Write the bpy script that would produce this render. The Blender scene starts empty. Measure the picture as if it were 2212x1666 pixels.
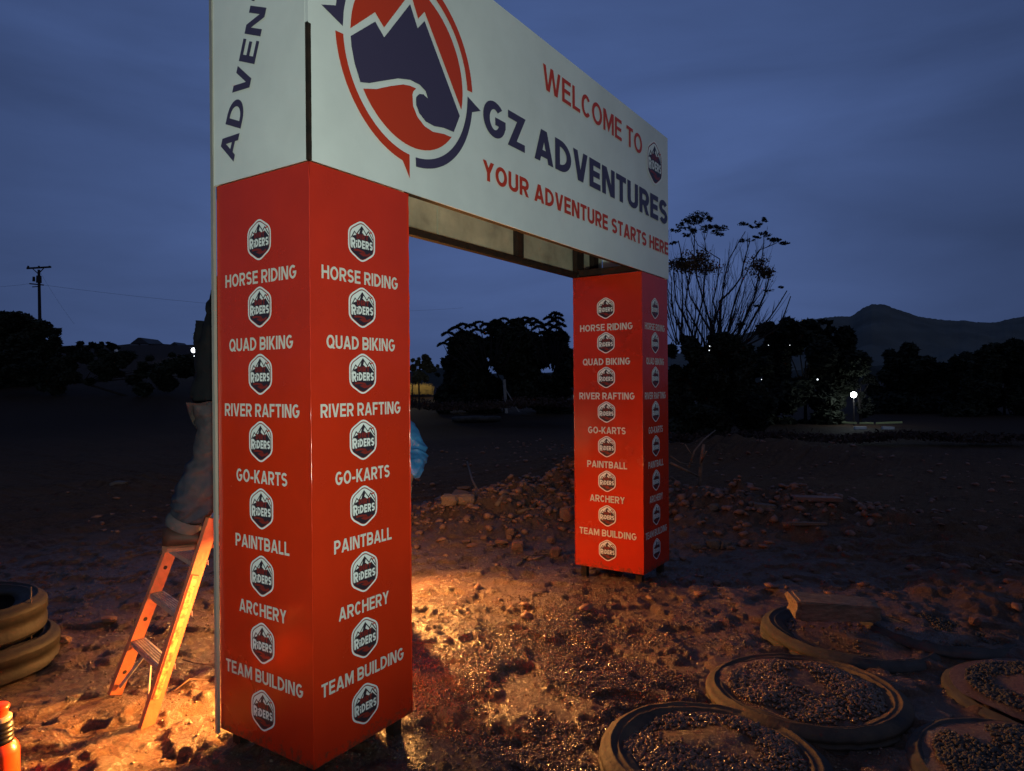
import bpy, math, random
import numpy as np
from mathutils import Vector, Matrix, noise as mnoise

random.seed(7)
rng = np.random.default_rng(11)
S = bpy.context.scene
COL = S.collection

# ------------------------------------------------------------------ camera
CAM = np.array([-1.8179, -2.1677, 1.5943])
YAW, PITCH, ROLL, FPX = 0.9818, -0.0016, -0.0080, 1489.64      # FPX is for a 2212 px wide picture
FWD = np.array([math.sin(YAW)*math.cos(PITCH), math.cos(YAW)*math.cos(PITCH), math.sin(PITCH)])
_r = np.array([math.cos(YAW), -math.sin(YAW), 0.0]); _u = np.cross(_r, FWD)
RGT = _r*math.cos(ROLL)+_u*math.sin(ROLL); UPV = -_r*math.sin(ROLL)+_u*math.cos(ROLL)
cam = bpy.data.cameras.new('camera'); co = bpy.data.objects.new('camera', cam); COL.objects.link(co)
cam.sensor_fit = 'HORIZONTAL'; cam.sensor_width = 36.0; cam.lens = 36.0*FPX/2212.0
cam.clip_start = 0.05; cam.clip_end = 4000
co.matrix_world = Matrix(((RGT[0], UPV[0], -FWD[0], CAM[0]), (RGT[1], UPV[1], -FWD[1], CAM[1]),
                          (RGT[2], UPV[2], -FWD[2], CAM[2]), (0, 0, 0, 1)))
S.camera = co

def ray(x, y): return FWD + RGT*(x-1106)/FPX - UPV*(y-833)/FPX
def gp(x, y, z=0.0):            # where a line of sight meets height z
    d = ray(x, y); return CAM + d*(z-CAM[2])/d[2]
def dp(x, y, depth): return CAM + ray(x, y)*depth

# ------------------------------------------------------------------ world
S.view_settings.view_transform = 'Standard'; S.view_settings.look = 'None'
S.view_settings.gamma = 1.0; S.view_settings.use_curve_mapping = False; S.view_settings.exposure = 0.0
W = bpy.data.worlds.new('World'); S.world = W; W.use_nodes = True
nt = W.node_tree; nt.nodes.clear()
def N(t, typ, **kw):
    n = t.nodes.new(typ)
    for k, v in kw.items():
        if k in n.inputs: n.inputs[k].default_value = v
        else: setattr(n, k, v)
    return n
wo = N(nt, 'ShaderNodeOutputWorld'); bg = N(nt, 'ShaderNodeBackground'); bg.inputs['Strength'].default_value = 1.0
tc = N(nt, 'ShaderNodeTexCoord')
sky = N(nt, 'ShaderNodeTexSky'); sky.sky_type = 'NISHITA'; sky.sun_disc = False
sky.sun_elevation = math.radians(1.0); sky.sun_rotation = math.radians(236)     # the sun has just gone down behind the viewer
sky.air_density = 1.0; sky.dust_density = 0.6; sky.ozone_density = 4.0
sk = N(nt, 'ShaderNodeVectorMath', operation='SCALE'); sk.inputs['Scale'].default_value = 0.05
nt.links.new(sky.outputs[0], sk.inputs[0])
sep = N(nt, 'ShaderNodeSeparateXYZ'); nt.links.new(tc.outputs['Generated'], sep.inputs[0])
rmp = N(nt, 'ShaderNodeValToRGB'); e = rmp.color_ramp.elements
e[0].position = 0.0; e[0].color = (0.046, 0.076, 0.182, 1)
e[1].position = 1.0; e[1].color = (0.056, 0.094, 0.232, 1)
el = rmp.color_ramp.elements.new(0.12); el.color = (0.057, 0.094, 0.226, 1)
el = rmp.color_ramp.elements.new(0.40); el.color = (0.060, 0.102, 0.254, 1)
nt.links.new(sep.outputs['Z'], rmp.inputs[0])
# thin overcast: soft cloud bands
mp = N(nt, 'ShaderNodeMapping'); mp.inputs['Scale'].default_value = (1.0, 1.0, 4.2); mp.inputs['Rotation'].default_value = (0.10, 0.06, 0)
nt.links.new(tc.outputs['Generated'], mp.inputs[0])
nz = N(nt, 'ShaderNodeTexNoise'); nz.inputs['Scale'].default_value = 2.1; nz.inputs['Detail'].default_value = 6; nz.inputs['Roughness'].default_value = 0.52
nz.inputs['Distortion'].default_value = 0.5
nt.links.new(mp.outputs[0], nz.inputs[0])
mr = N(nt, 'ShaderNodeMapRange'); mr.inputs['From Min'].default_value = 0.3; mr.inputs['From Max'].default_value = 0.72
mr.inputs['To Min'].default_value = 0.82; mr.inputs['To Max'].default_value = 1.16
nt.links.new(nz.outputs[0], mr.inputs[0])
# the after-glow is a little stronger towards one azimuth
dt = N(nt, 'ShaderNodeVectorMath', operation='DOT_PRODUCT'); dt.inputs[1].default_value = (0.80, 0.58, 0.12)
nt.links.new(tc.outputs['Generated'], dt.inputs[0])
mr2 = N(nt, 'ShaderNodeMapRange'); mr2.inputs['From Min'].default_value = 0.72; mr2.inputs['From Max'].default_value = 1.0
mr2.inputs['To Min'].default_value = 0.60; mr2.inputs['To Max'].default_value = 1.10; mr2.interpolation_type = 'SMOOTHSTEP'
nt.links.new(dt.outputs['Value'], mr2.inputs[0])
m1 = N(nt, 'ShaderNodeMath', operation='MULTIPLY'); nt.links.new(mr.outputs[0], m1.inputs[0]); nt.links.new(mr2.outputs[0], m1.inputs[1])
m2 = N(nt, 'ShaderNodeVectorMath', operation='SCALE'); nt.links.new(rmp.outputs[0], m2.inputs[0]); nt.links.new(m1.outputs[0], m2.inputs['Scale'])
sk.inputs['Scale'].default_value = 0.0012
ad = N(nt, 'ShaderNodeVectorMath', operation='ADD'); nt.links.new(m2.outputs[0], ad.inputs[0]); nt.links.new(sk.outputs[0], ad.inputs[1])
nt.links.new(ad.outputs[0], bg.inputs[0]); nt.links.new(bg.outputs[0], wo.inputs[0])

# after-glow of the set sun from behind the viewer: broad, weak
sl = bpy.data.lights.new('sun', 'SUN'); sl.energy = 0.10; sl.angle = math.radians(60); sl.color = (1.0, 0.93, 0.80)
so = bpy.data.objects.new('sun', sl); COL.objects.link(so)
so.rotation_euler = Vector((0.50, 0.80, -0.42)).to_track_quat('-Z', 'Y').to_euler()

# ------------------------------------------------------------------ helpers
def tag(o, label=None, cat=None, group=None, kind=None):
    if label: o['label'] = label
    if cat: o['category'] = cat
    if group: o['group'] = group
    if kind: o['kind'] = kind
    return o
def empty(name, loc=(0, 0, 0), **kw):
    o = bpy.data.objects.new(name, None); o.empty_display_size = 0.1; COL.objects.link(o); o.location = [float(c) for c in loc]
    return tag(o, **kw)
def link(name, me, mats, parent=None, smooth=False):
    o = bpy.data.objects.new(name, me); COL.objects.link(o)
    for m in (mats if isinstance(mats, (list, tuple)) else [mats]): me.materials.append(m)
    if smooth: me.shade_smooth()
    if parent is not None:
        o.parent = parent
        o.matrix_parent_inverse = Matrix.Translation(-parent.location) if parent.parent is None and parent.type == 'EMPTY' else Matrix()
    return o
def mesh(name, V, F, mats, parent=None, smooth=False, mi=None):
    me = bpy.data.meshes.new(name); me.from_pydata([tuple(map(float, v)) for v in V], [], F); me.update()
    o = link(name, me, mats, parent, smooth)
    if mi is not None:
        me.polygons.foreach_set('material_index', mi)
    return o
def npmesh(name, V, F, mats, parent=None, smooth=False):
    """numpy verts (n,3) and equal-sized faces (m,k)"""
    V = np.asarray(V, np.float32); F = np.asarray(F, np.int32)
    me = bpy.data.meshes.new(name); k = F.shape[1]
    me.vertices.add(len(V)); me.vertices.foreach_set('co', V.ravel())
    me.loops.add(F.size); me.loops.foreach_set('vertex_index', F.ravel())
    me.polygons.add(len(F)); me.polygons.foreach_set('loop_start', np.arange(0, F.size, k, dtype=np.int32))
    me.polygons.foreach_set('loop_total', np.full(len(F), k, np.int32))
    me.update(calc_edges=True)
    return link(name, me, mats, parent, smooth)
class MB:
    def __init__(s): s.V = []; s.F = []; s.M = []
    def add(s, V, F, m=0):
        n = len(s.V); s.V += [tuple(v) for v in V]; s.F += [tuple(i+n for i in f) for f in F]; s.M += [m]*len(F); return s
    def box(s, lo, hi, m=0, R=None, T=(0, 0, 0), bev=0.0):
        x0, y0, z0 = lo; x1, y1, z1 = hi
        V = [(x0, y0, z0), (x1, y0, z0), (x1, y1, z0), (x0, y1, z0), (x0, y0, z1), (x1, y0, z1), (x1, y1, z1), (x0, y1, z1)]
        if R is not None: V = [tuple(R @ Vector(v) + Vector(T)) for v in V]
        return s.add(V, [(0, 3, 2, 1), (4, 5, 6, 7), (0, 1, 5, 4), (1, 2, 6, 5), (2, 3, 7, 6), (3, 0, 4, 7)], m)
    def beam(s, a, b, w, h, up=(0, 0, 1), m=0):
        a = Vector(a); b = Vector(b); d = (b-a).normalized(); u = Vector(up); x = d.cross(u).normalized(); u = x.cross(d).normalized()
        V = [p+x*i*w/2+u*j*h/2 for p in (a, b) for i, j in ((-1, -1), (1, -1), (1, 1), (-1, 1))]
        return s.add(V, [(0, 1, 2, 3), (7, 6, 5, 4), (0, 4, 5, 1), (1, 5, 6, 2), (2, 6, 7, 3), (3, 7, 4, 0)], m)
    def tube(s, pts, rad, n=6, m=0, cap=True):
        pts = [Vector(p) for p in pts]; rad = rad if hasattr(rad, '__len__') else [rad]*len(pts)
        base = len(s.V); prev = None
        for i, p in enumerate(pts):
            d = (pts[min(i+1, len(pts)-1)]-pts[max(i-1, 0)]).normalized()
            ref = prev if prev is not None else (Vector((1, 0, 0)) if abs(d.x) < 0.8 else Vector((0, 1, 0)))
            x = (ref-d*ref.dot(d)).normalized(); y = d.cross(x); prev = x
            for k in range(n):
                a = 2*math.pi*k/n; s.V.append(tuple(p+(x*math.cos(a)+y*math.sin(a))*rad[i]))
        for i in range(len(pts)-1):
            for k in range(n):
                a = base+i*n+k; b = base+i*n+(k+1) % n
                s.F.append((a, b, b+n, a+n)); s.M.append(m)
        if cap:
            s.F.append(tuple(base+k for k in range(n))[::-1]); s.M.append(m)
            s.F.append(tuple(base+(len(pts)-1)*n+k for k in range(n))); s.M.append(m)
        return s
    def lathe(s, prof, n=48, m=0, T=(0, 0, 0), sx=1.0, sy=1.0, closed=False):
        base = len(s.V); P = len(prof)
        for k in range(n):
            a = 2*math.pi*k/n
            for r, z in prof: s.V.append((T[0]+r*math.cos(a)*sx, T[1]+r*math.sin(a)*sy, T[2]+z))
        for k in range(n):
            k2 = (k+1) % n
            for i in range(P if closed else P-1):
                j = (i+1) % P
                s.F.append((base+k*P+i, base+k2*P+i, base+k2*P+j, base+k*P+j)); s.M.append(m)
        return s
    def build(s, name, mats, parent=None, smooth=False):
        return mesh(name, s.V, s.F, mats, parent, smooth, s.M)

def hexc(r, g, b): 
    f = lambda c: ((c/255+0.055)/1.055)**2.4 if c/255 > 0.04045 else c/255/12.92
    return (f(r), f(g), f(b))
MATS = {}
def mat(name, col, rough=0.6, spec=0.4, metal=0.0, var=0.0, vscale=8.0, col2=None, bump=0.0, bscale=30.0, coat=0.0, detail=6, emit=None, estr=0.0, rvar=0.0, coords='Object'):
    if name in MATS: return MATS[name]
    m = bpy.data.materials.new(name); m.use_nodes = True; t = m.node_tree; b = t.nodes['Principled BSDF']
    b.inputs['Base Color'].default_value = (*col, 1); b.inputs['Roughness'].default_value = rough
    b.inputs['Specular IOR Level'].default_value = spec; b.inputs['Metallic'].default_value = metal
    b.inputs['Coat Weight'].default_value = coat; b.inputs['Coat Roughness'].default_value = 0.08
    if emit: b.inputs['Emission Color'].default_value = (*emit, 1); b.inputs['Emission Strength'].default_value = estr
    tcn = N(t, 'ShaderNodeTexCoord')
    if var > 0 or col2 or rvar:
        n = N(t, 'ShaderNodeTexNoise'); n.inputs['Scale'].default_value = vscale; n.inputs['Detail'].default_value = detail; n.inputs['Roughness'].default_value = 0.6
        t.links.new(tcn.outputs[coords], n.inputs[0])
        mr = N(t, 'ShaderNodeMapRange'); mr.inputs['From Min'].default_value = 0.35; mr.inputs['From Max'].default_value = 0.65
        t.links.new(n.outputs[0], mr.inputs[0])
        if col2 or var > 0:
            mx = N(t, 'ShaderNodeMix', data_type='RGBA')
            c2 = col2 or tuple(c*(1-var) for c in col)
            mx.inputs[6].default_value = (*col, 1); mx.inputs[7].default_value = (*c2, 1)
            t.links.new(mr.outputs[0], mx.inputs[0]); t.links.new(mx.outputs[2], b.inputs['Base Color'])
        if rvar:
            r2 = N(t, 'ShaderNodeMapRange'); r2.inputs['To Min'].default_value = rough-rvar; r2.inputs['To Max'].default_value = rough+rvar
            t.links.new(mr.outputs[0], r2.inputs[0]); t.links.new(r2.outputs[0], b.inputs['Roughness'])
    if bump > 0:
        n2 = N(t, 'ShaderNodeTexNoise'); n2.inputs['Scale'].default_value = bscale; n2.inputs['Detail'].default_value = 5
        t.links.new(tcn.outputs[coords], n2.inputs[0])
        bp = N(t, 'ShaderNodeBump'); bp.inputs['Strength'].default_value = 1.0; bp.inputs['Distance'].default_value = bump
        t.links.new(n2.outputs[0], bp.inputs['Height']); t.links.new(bp.outputs[0], b.inputs['Normal'])
    MATS[name] = m; return m

RED = (0.60, 0.030, 0.006); WHITE = (0.78, 0.80, 0.78); NAVY = (0.055, 0.042, 0.088)
M_red = mat('red_vinyl', RED, rough=0.24, spec=0.5, bump=0.0045, bscale=4.0, var=0.16, vscale=1.8, rvar=0.07)
def dirt_low(m, z0, z1, dirt=(0.10, 0.045, 0.025), amt=.75):
    t = m.node_tree; b = t.nodes['Principled BSDF']; lk = b.inputs['Base Color'].links[0]; src = lk.from_socket
    tc_ = N(t, 'ShaderNodeTexCoord'); sp = N(t, 'ShaderNodeSeparateXYZ'); t.links.new(tc_.outputs['Object'], sp.inputs[0])
    r = N(t, 'ShaderNodeMapRange'); r.inputs['From Min'].default_value = z0; r.inputs['From Max'].default_value = z1; r.inputs['To Min'].default_value = .62; r.inputs['To Max'].default_value = -.1
    t.links.new(sp.outputs['Z'], r.inputs[0])
    n = N(t, 'ShaderNodeTexNoise'); n.inputs['Scale'].default_value = 28; n.inputs['Detail'].default_value = 9; n.inputs['Roughness'].default_value = .7; t.links.new(tc_.outputs['Object'], n.inputs[0])
    gt = N(t, 'ShaderNodeMath', operation='SUBTRACT'); t.links.new(r.outputs[0], gt.inputs[0]); t.links.new(n.outputs[0], gt.inputs[1])
    ml = N(t, 'ShaderNodeMapRange'); ml.inputs['From Min'].default_value = -.02; ml.inputs['From Max'].default_value = .10; ml.inputs['To Max'].default_value = amt; t.links.new(gt.outputs[0], ml.inputs[0])
    mx = N(t, 'ShaderNodeMix', data_type='RGBA'); t.links.new(ml.outputs[0], mx.inputs[0]); t.links.new(src, mx.inputs[6]); mx.inputs[7].default_value = (*dirt, 1)
    t.links.new(mx.outputs[2], b.inputs['Base Color'])
dirt_low(M_red, .06, .34)
M_white = mat('white_vinyl', WHITE, rough=0.40, spec=0.4, bump=0.004, bscale=3.5, var=0.14, vscale=1.6, detail=8)
M_print_white = mat('print_white', (0.66, 0.63, 0.56), rough=0.4, spec=0.4)
M_print_bright = mat('print_bright', (0.78, 0.80, 0.78), rough=0.4, spec=0.4)
M_print_navy = mat('print_navy', NAVY, rough=0.38, spec=0.4)
M_print_black = mat('print_dark', (0.030, 0.020, 0.030), rough=0.38, spec=0.4)
M_print_red = mat('print_red', (0.56, 0.042, 0.008), rough=0.38, spec=0.4)
M_print_brown = mat('print_maroon', (0.22, 0.024, 0.018), rough=0.38, spec=0.4)
M_rust = mat('rusty_steel', (0.036, 0.020, 0.014), rough=0.8, spec=0.2, col2=(0.014, 0.010, 0.009), vscale=14, bump=0.002, bscale=60)
M_cream = mat('stained_backing_board', (0.50, 0.48, 0.37), rough=0.6, spec=0.3, col2=(0.24, 0.23, 0.18), vscale=3.0, detail=9)
M_fold = mat('red_fold', RED, rough=0.12, spec=0.6)
M_tape = mat('grey_edge_trim', (0.27, 0.25, 0.22), rough=0.35, spec=0.5, bump=0.002, bscale=40)
M_rubber = mat('worn_rubber', (0.030, 0.025, 0.021), rough=0.75, spec=0.25, col2=(0.120, 0.085, 0.055), vscale=4, bump=0.005, bscale=28, detail=8, rvar=0.12)
M_rubber2 = mat('dusty_rubber', (0.045, 0.043, 0.041), rough=0.85, spec=0.15, col2=(0.080, 0.074, 0.068), vscale=7, bump=0.004, bscale=24, detail=8)
M_rubber_dark = mat('dark_rubber', (0.017, 0.015, 0.014), rough=0.66, spec=0.3, col2=(0.034, 0.026, 0.020), vscale=6, bump=0.003, bscale=30)
M_stone = mat('red_stone', (0.26, 0.125, 0.080), rough=0.6, spec=0.4, col2=(0.14, 0.065, 0.042), vscale=12, bump=0.006, bscale=22)
M_greystone = mat('grey_concrete', (0.20, 0.165, 0.135), rough=0.85, spec=0.2, col2=(0.09, 0.07, 0.06), vscale=8, bump=0.008, bscale=25)
M_gravel = mat('wet_gravel', (0.17, 0.105, 0.055), rough=0.22, spec=0.6, col2=(0.050, 0.030, 0.020), vscale=55, rvar=0.12)
M_wood = mat('dead_wood', (0.24, 0.15, 0.10), rough=0.75, spec=0.25, var=0.5, vscale=10, bump=0.003, bscale=50)
M_bark = mat('bark', (0.030, 0.026, 0.026), rough=0.9, spec=0.1)
def leafmat(name, c, c2): return mat(name, c, rough=0.8, spec=0.12, col2=c2, vscale=0.6)
M_leaf = leafmat('dark_foliage', (0.034, 0.040, 0.028), (0.018, 0.021, 0.017))
M_leaf2 = leafmat('feathery_foliage', (0.040, 0.050, 0.038), (0.018, 0.023, 0.020))
M_seed = leafmat('dry_pods', (0.22, 0.14, 0.075), (0.10, 0.065, 0.04))
M_drygrass = mat('dry_grass', (0.30, 0.22, 0.09), rough=0.8, spec=0.15)
M_shirt = mat('blue_jacket', (0.035, 0.19, 0.42), rough=0.65, spec=0.3, var=0.3, vscale=6, bump=0.012, bscale=9)
M_black_jacket = mat('black_jacket', (0.006, 0.0065, 0.009), rough=0.9, spec=0.2, bump=0.012, bscale=9)
M_denim = mat('denim', (0.028, 0.036, 0.058), rough=0.85, spec=0.15, col2=(0.065, 0.052, 0.050), vscale=3.2, bump=0.022, bscale=11)
M_denim_cuff = mat('denim_cuff', (0.075, 0.070, 0.075), rough=0.85, spec=0.2, bump=0.01, bscale=22)
M_skin = mat('skin', (0.30, 0.15, 0.09), rough=0.55, spec=0.35)
M_hair = mat('hair', (0.012, 0.010, 0.009), rough=0.8, spec=0.2)
M_shoe = mat('shoe_leather', (0.045, 0.020, 0.014), rough=0.6, spec=0.35, bump=0.003, bscale=40)
M_sole = mat('shoe_sole', (0.38, 0.16, 0.09), rough=0.7, spec=0.3, var=0.4, vscale=20)
M_yellow = mat('scuffed_fibreglass', (0.60, 0.19, 0.085), rough=0.5, spec=0.4, col2=(0.46, 0.14, 0.06), vscale=16, bump=0.0015, bscale=70)
M_alu = mat('dull_aluminium', (0.50, 0.46, 0.40), rough=0.32, spec=0.6, metal=0.1, var=0.5, vscale=25)
M_black = mat('black_plastic', (0.012, 0.012, 0.013), rough=0.35, spec=0.5)
M_hole_shade = mat('hole_shade', (0.02, 0.012, 0.01), rough=0.8)  # near-black colour for the shade inside the rail holes
M_orange = mat('orange_plastic', (0.85, 0.075, 0.015), rough=0.30, spec=0.5)
M_paleplastic = mat('pale_plastic', (0.75, 0.55, 0.35), rough=0.25, spec=0.5)

# ------------------------------------------------------------------ terrain
_perm = rng.permutation(512)
_gx = np.cos(np.arange(512)*2.399963); _gy = np.sin(np.arange(512)*2.399963)
def perlin(x, y, seed=0):
    xi = np.floor(x).astype(np.int64); yi = np.floor(y).astype(np.int64); xf = x-xi; yf = y-yi
    def g(ix, iy, fx, fy):
        h = _perm[(_perm[(ix+seed*37) & 511]+iy) & 511]; return _gx[h]*fx+_gy[h]*fy
    u = xf*xf*xf*(xf*(xf*6-15)+10); v = yf*yf*yf*(yf*(yf*6-15)+10)
    a = g(xi, yi, xf, yf); b = g(xi+1, yi, xf-1, yf); c = g(xi, yi+1, xf, yf-1); d = g(xi+1, yi+1, xf-1, yf-1)
    return (a+(b-a)*u)*(1-v)+(c+(d-c)*u)*v
def fbm(x, y, octv=4, seed=0, gain=0.5):
    s = 0; a = 1
    for o in range(octv): s = s+a*perlin(x*2**o, y*2**o, seed+o); a *= gain
    return s
def smooth(a, b, t):
    t = np.clip((t-a)/(b-a), 0, 1); return t*t*(3-2*t)
MOUNDS = []   # x, y, r_across, r_along, height, angle
def mound(px, py, rx, ry, h, depth_extra=0.0):
    p = gp(px, py); MOUNDS.append((p[0], p[1], rx, ry, h))
mound(1010, 1130, 1.1, 0.8, 0.13); mound(1130, 1115, 1.3, 0.9, 0.17); mound(1215, 1090, 1.4, 1.1, 0.24); mound(1330, 1090, 1.2, 1.0, 0.18)
mound(1560, 1120, 1.5, 1.0, 0.17); mound(1680, 1130, 1.4, 1.0, 0.16)
mound(1620, 985, 4.0, 2.0, 0.34); mound(2080, 1180, 2.2, 1.6, 0.16); mound(2212, 1330, 1.3, 1.0, 0.12)
mound(300, 1050, 1.8, 1.2, 0.14)
PITS = [(g_[0], g_[1], r_, d_) for g_, r_, d_ in (
    [(gp(1130, 1590), .15, .04), (gp(1135, 1440), .11, .03), (gp(1000, 1290), .22, .02), (gp(1080, 1300), .2, .025), (gp(950, 1560), .10, .035), (gp(180, 1570), .13, .04), (gp(120, 1630), .12, .035), (gp(300, 1475), .09, .03), (gp(420, 1540), .08, .03), (gp(1040, 1400), .09, .028), (gp(1190, 1650), .10, .03), (gp(390, 1640), .10, .03)])]
TYRES = []  # filled below for flattening: x,y,r
def hfun(x, y, fine=True):
    x = np.asarray(x, float); y = np.asarray(y, float)
    dx = x-CAM[0]; dy = y-CAM[1]; dep = dx*FWD[0]+dy*FWD[1]; lat = dx*RGT[0]+dy*RGT[1]
    dist = np.hypot(x-1.0, y-1.0)
    h = 0.055*fbm(x*0.35+3, y*0.35, 3, 3)
    near = 1-smooth(9, 30, dist)
    h = h+near*0.030*fbm(x*1.7, y*1.7, 3, 7)
    if fine:
        # trodden mud: plates with crisp edges, clods
        n = fbm(x*3.1+10, y*3.1, 4, 21)
        st = smooth(-0.10, 0.12, n)
        h = h+near*(st-0.5)*0.024
        h = h+near*0.008*np.abs(fbm(x*7.5, y*7.5+5, 3, 31))
        n2 = fbm(x*19, y*19, 3, 41, 0.6)
        h = h+near*0.0036*n2+near*0.0050*smooth(0.22, 0.5, n2)
        n3 = perlin(x*44, y*44, 55); h = h+near*0.0020*n3
    for mx, my, rx, ry, hh in MOUNDS:
        u = (x-mx)*RGT[0]+(y-my)*RGT[1]; v = (x-mx)*FWD[0]+(y-my)*FWD[1]
        q = np.exp(-((u/rx)**2+(v/ry)**2)*1.6)
        h = h+hh*q*(1+0.6*fbm(x*2.6, y*2.6, 3, 61)+0.25*np.abs(fbm(x*6.5, y*6.5, 3, 63)))
    for px_, py_, r_, d_ in PITS:
        h = h-d_*np.exp(-(((x-px_)**2+(y-py_)**2)/r_**2))
    # under the arch foot keep level
    # distant rise on the left, and gentle roll
    far = smooth(12, 70, dep)
    left = 1-smooth(-0.42, -0.18, lat/np.maximum(dep, 1))
    h = h+far*left*5.6
    h = h+smooth(25, 90, dep)*1.1*(1-left)+smooth(12, 60, dist)*0.35*fbm(x*0.05, y*0.05, 3, 71)
    return h
def H(x, y): return float(hfun(np.array([x]), np.array([y]))[0])
def axis(lo, hi, step, far, grow=1.09):
    a = list(np.arange(lo, hi, step)); s = step; v = a[-1]
    while v < far: s = min(s*grow, 60); v += s; a.append(v)
    s = step; v = a[0]; b = []
    while v > -far: s = min(s*grow, 60); v -= s; b.append(v)
    return np.array(b[::-1]+a)
xs = axis(-1.3, 5.2, 0.0135, 1500); ys = axis(-3.2, 5.2, 0.0135, 1500)
X, Y = np.meshgrid(xs, ys); Z = hfun(X, Y)
nx, ny = len(xs), len(ys)
V = np.stack([X.ravel(), Y.ravel(), Z.ravel()], 1)
I = (np.arange(ny-1)[:, None]*nx+np.arange(nx-1)[None, :]).ravel()
F = np.stack([I, I+1, I+nx+1, I+nx], 1)
gm = bpy.data.materials.new('red_mud'); gm.use_nodes = True; t = gm.node_tree; b = t.nodes['Principled BSDF']
tcn = N(t, 'ShaderNodeTexCoord')
def tnoise(scale, detail=6, rough=0.6, dist=0.0):
    n = N(t, 'ShaderNodeTexNoise'); n.inputs['Scale'].default_value = scale; n.inputs['Detail'].default_value = detail
    n.inputs['Roughness'].default_value = rough; n.inputs['Distortion'].default_value = dist
    t.links.new(tcn.outputs['Object'], n.inputs[0]); return n
def tramp(src, a, b_, lo=0.0, hi=1.0):
    r = N(t, 'ShaderNodeMapRange'); r.inputs['From Min'].default_value = a; r.inputs['From Max'].default_value = b_
    r.inputs['To Min'].default_value = lo; r.inputs['To Max'].default_value = hi; t.links.new(src, r.inputs[0]); return r.outputs[0]
def tmix(f, c1, c2):
    mx = N(t, 'ShaderNodeMix', data_type='RGBA'); t.links.new(f, mx.inputs[0])
    for i, c in ((6, c1), (7, c2)):
        if isinstance(c, tuple): mx.inputs[i].default_value = (*c, 1)
        else: t.links.new(c, mx.inputs[i])
    return mx.outputs[2]
big = tnoise(1.3, 5); midn = tnoise(9, 7, 0.65); fin = tnoise(75, 6, 0.7)
c = tmix(tramp(midn.outputs[0], 0.38, 0.62), (0.145, 0.080, 0.042), (0.068, 0.032, 0.017))
c = tmix(tramp(big.outputs[0], 0.42, 0.60), c, (0.125, 0.064, 0.033))
c = tmix(tramp(fin.outputs[0], 0.55, 0.68, 0, 0.75), c, (0.26, 0.155, 0.085))
c = tmix(tramp(fin.outputs[0], 0.45, 0.34, 0, 0.7), c, (0.040, 0.020, 0.012))
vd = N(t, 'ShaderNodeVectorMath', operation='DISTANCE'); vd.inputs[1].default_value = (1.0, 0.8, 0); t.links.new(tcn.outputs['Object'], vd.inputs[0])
c = tmix(tramp(vd.outputs['Value'], 9, 22), c, (0.034, 0.020, 0.012))       # base colour darkens away from the arch
t.links.new(c, b.inputs['Base Color'])
rgh = tmix(tramp(big.outputs[0], 0.40, 0.60), (0.17, 0.17, 0.17), (0.38, 0.38, 0.38))
rgh = tmix(tramp(midn.outputs[0], 0.45, 0.6), rgh, (0.30, 0.30, 0.30))
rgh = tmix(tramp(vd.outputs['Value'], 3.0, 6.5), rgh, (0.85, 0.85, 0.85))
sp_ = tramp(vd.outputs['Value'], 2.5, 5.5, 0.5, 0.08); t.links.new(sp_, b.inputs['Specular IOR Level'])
t.links.new(rgh, b.inputs['Roughness'])
bp = N(t, 'ShaderNodeBump'); bp.inputs['Strength'].default_value = 1.0; bp.inputs['Distance'].default_value = 0.020
ma = N(t, 'ShaderNodeMath', operation='MULTIPLY_ADD'); ma.inputs[1].default_value = 0.6
t.links.new(fin.outputs[0], ma.inputs[0]); n22 = tnoise(34, 8, 0.78); t.links.new(n22.outputs[0], ma.inputs[2])
t.links.new(ma.outputs[0], bp.inputs['Height']); t.links.new(bp.outputs[0], b.inputs['Normal'])
ground = npmesh('ground', V, F, gm, smooth=True); tag(ground, kind='structure')

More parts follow.
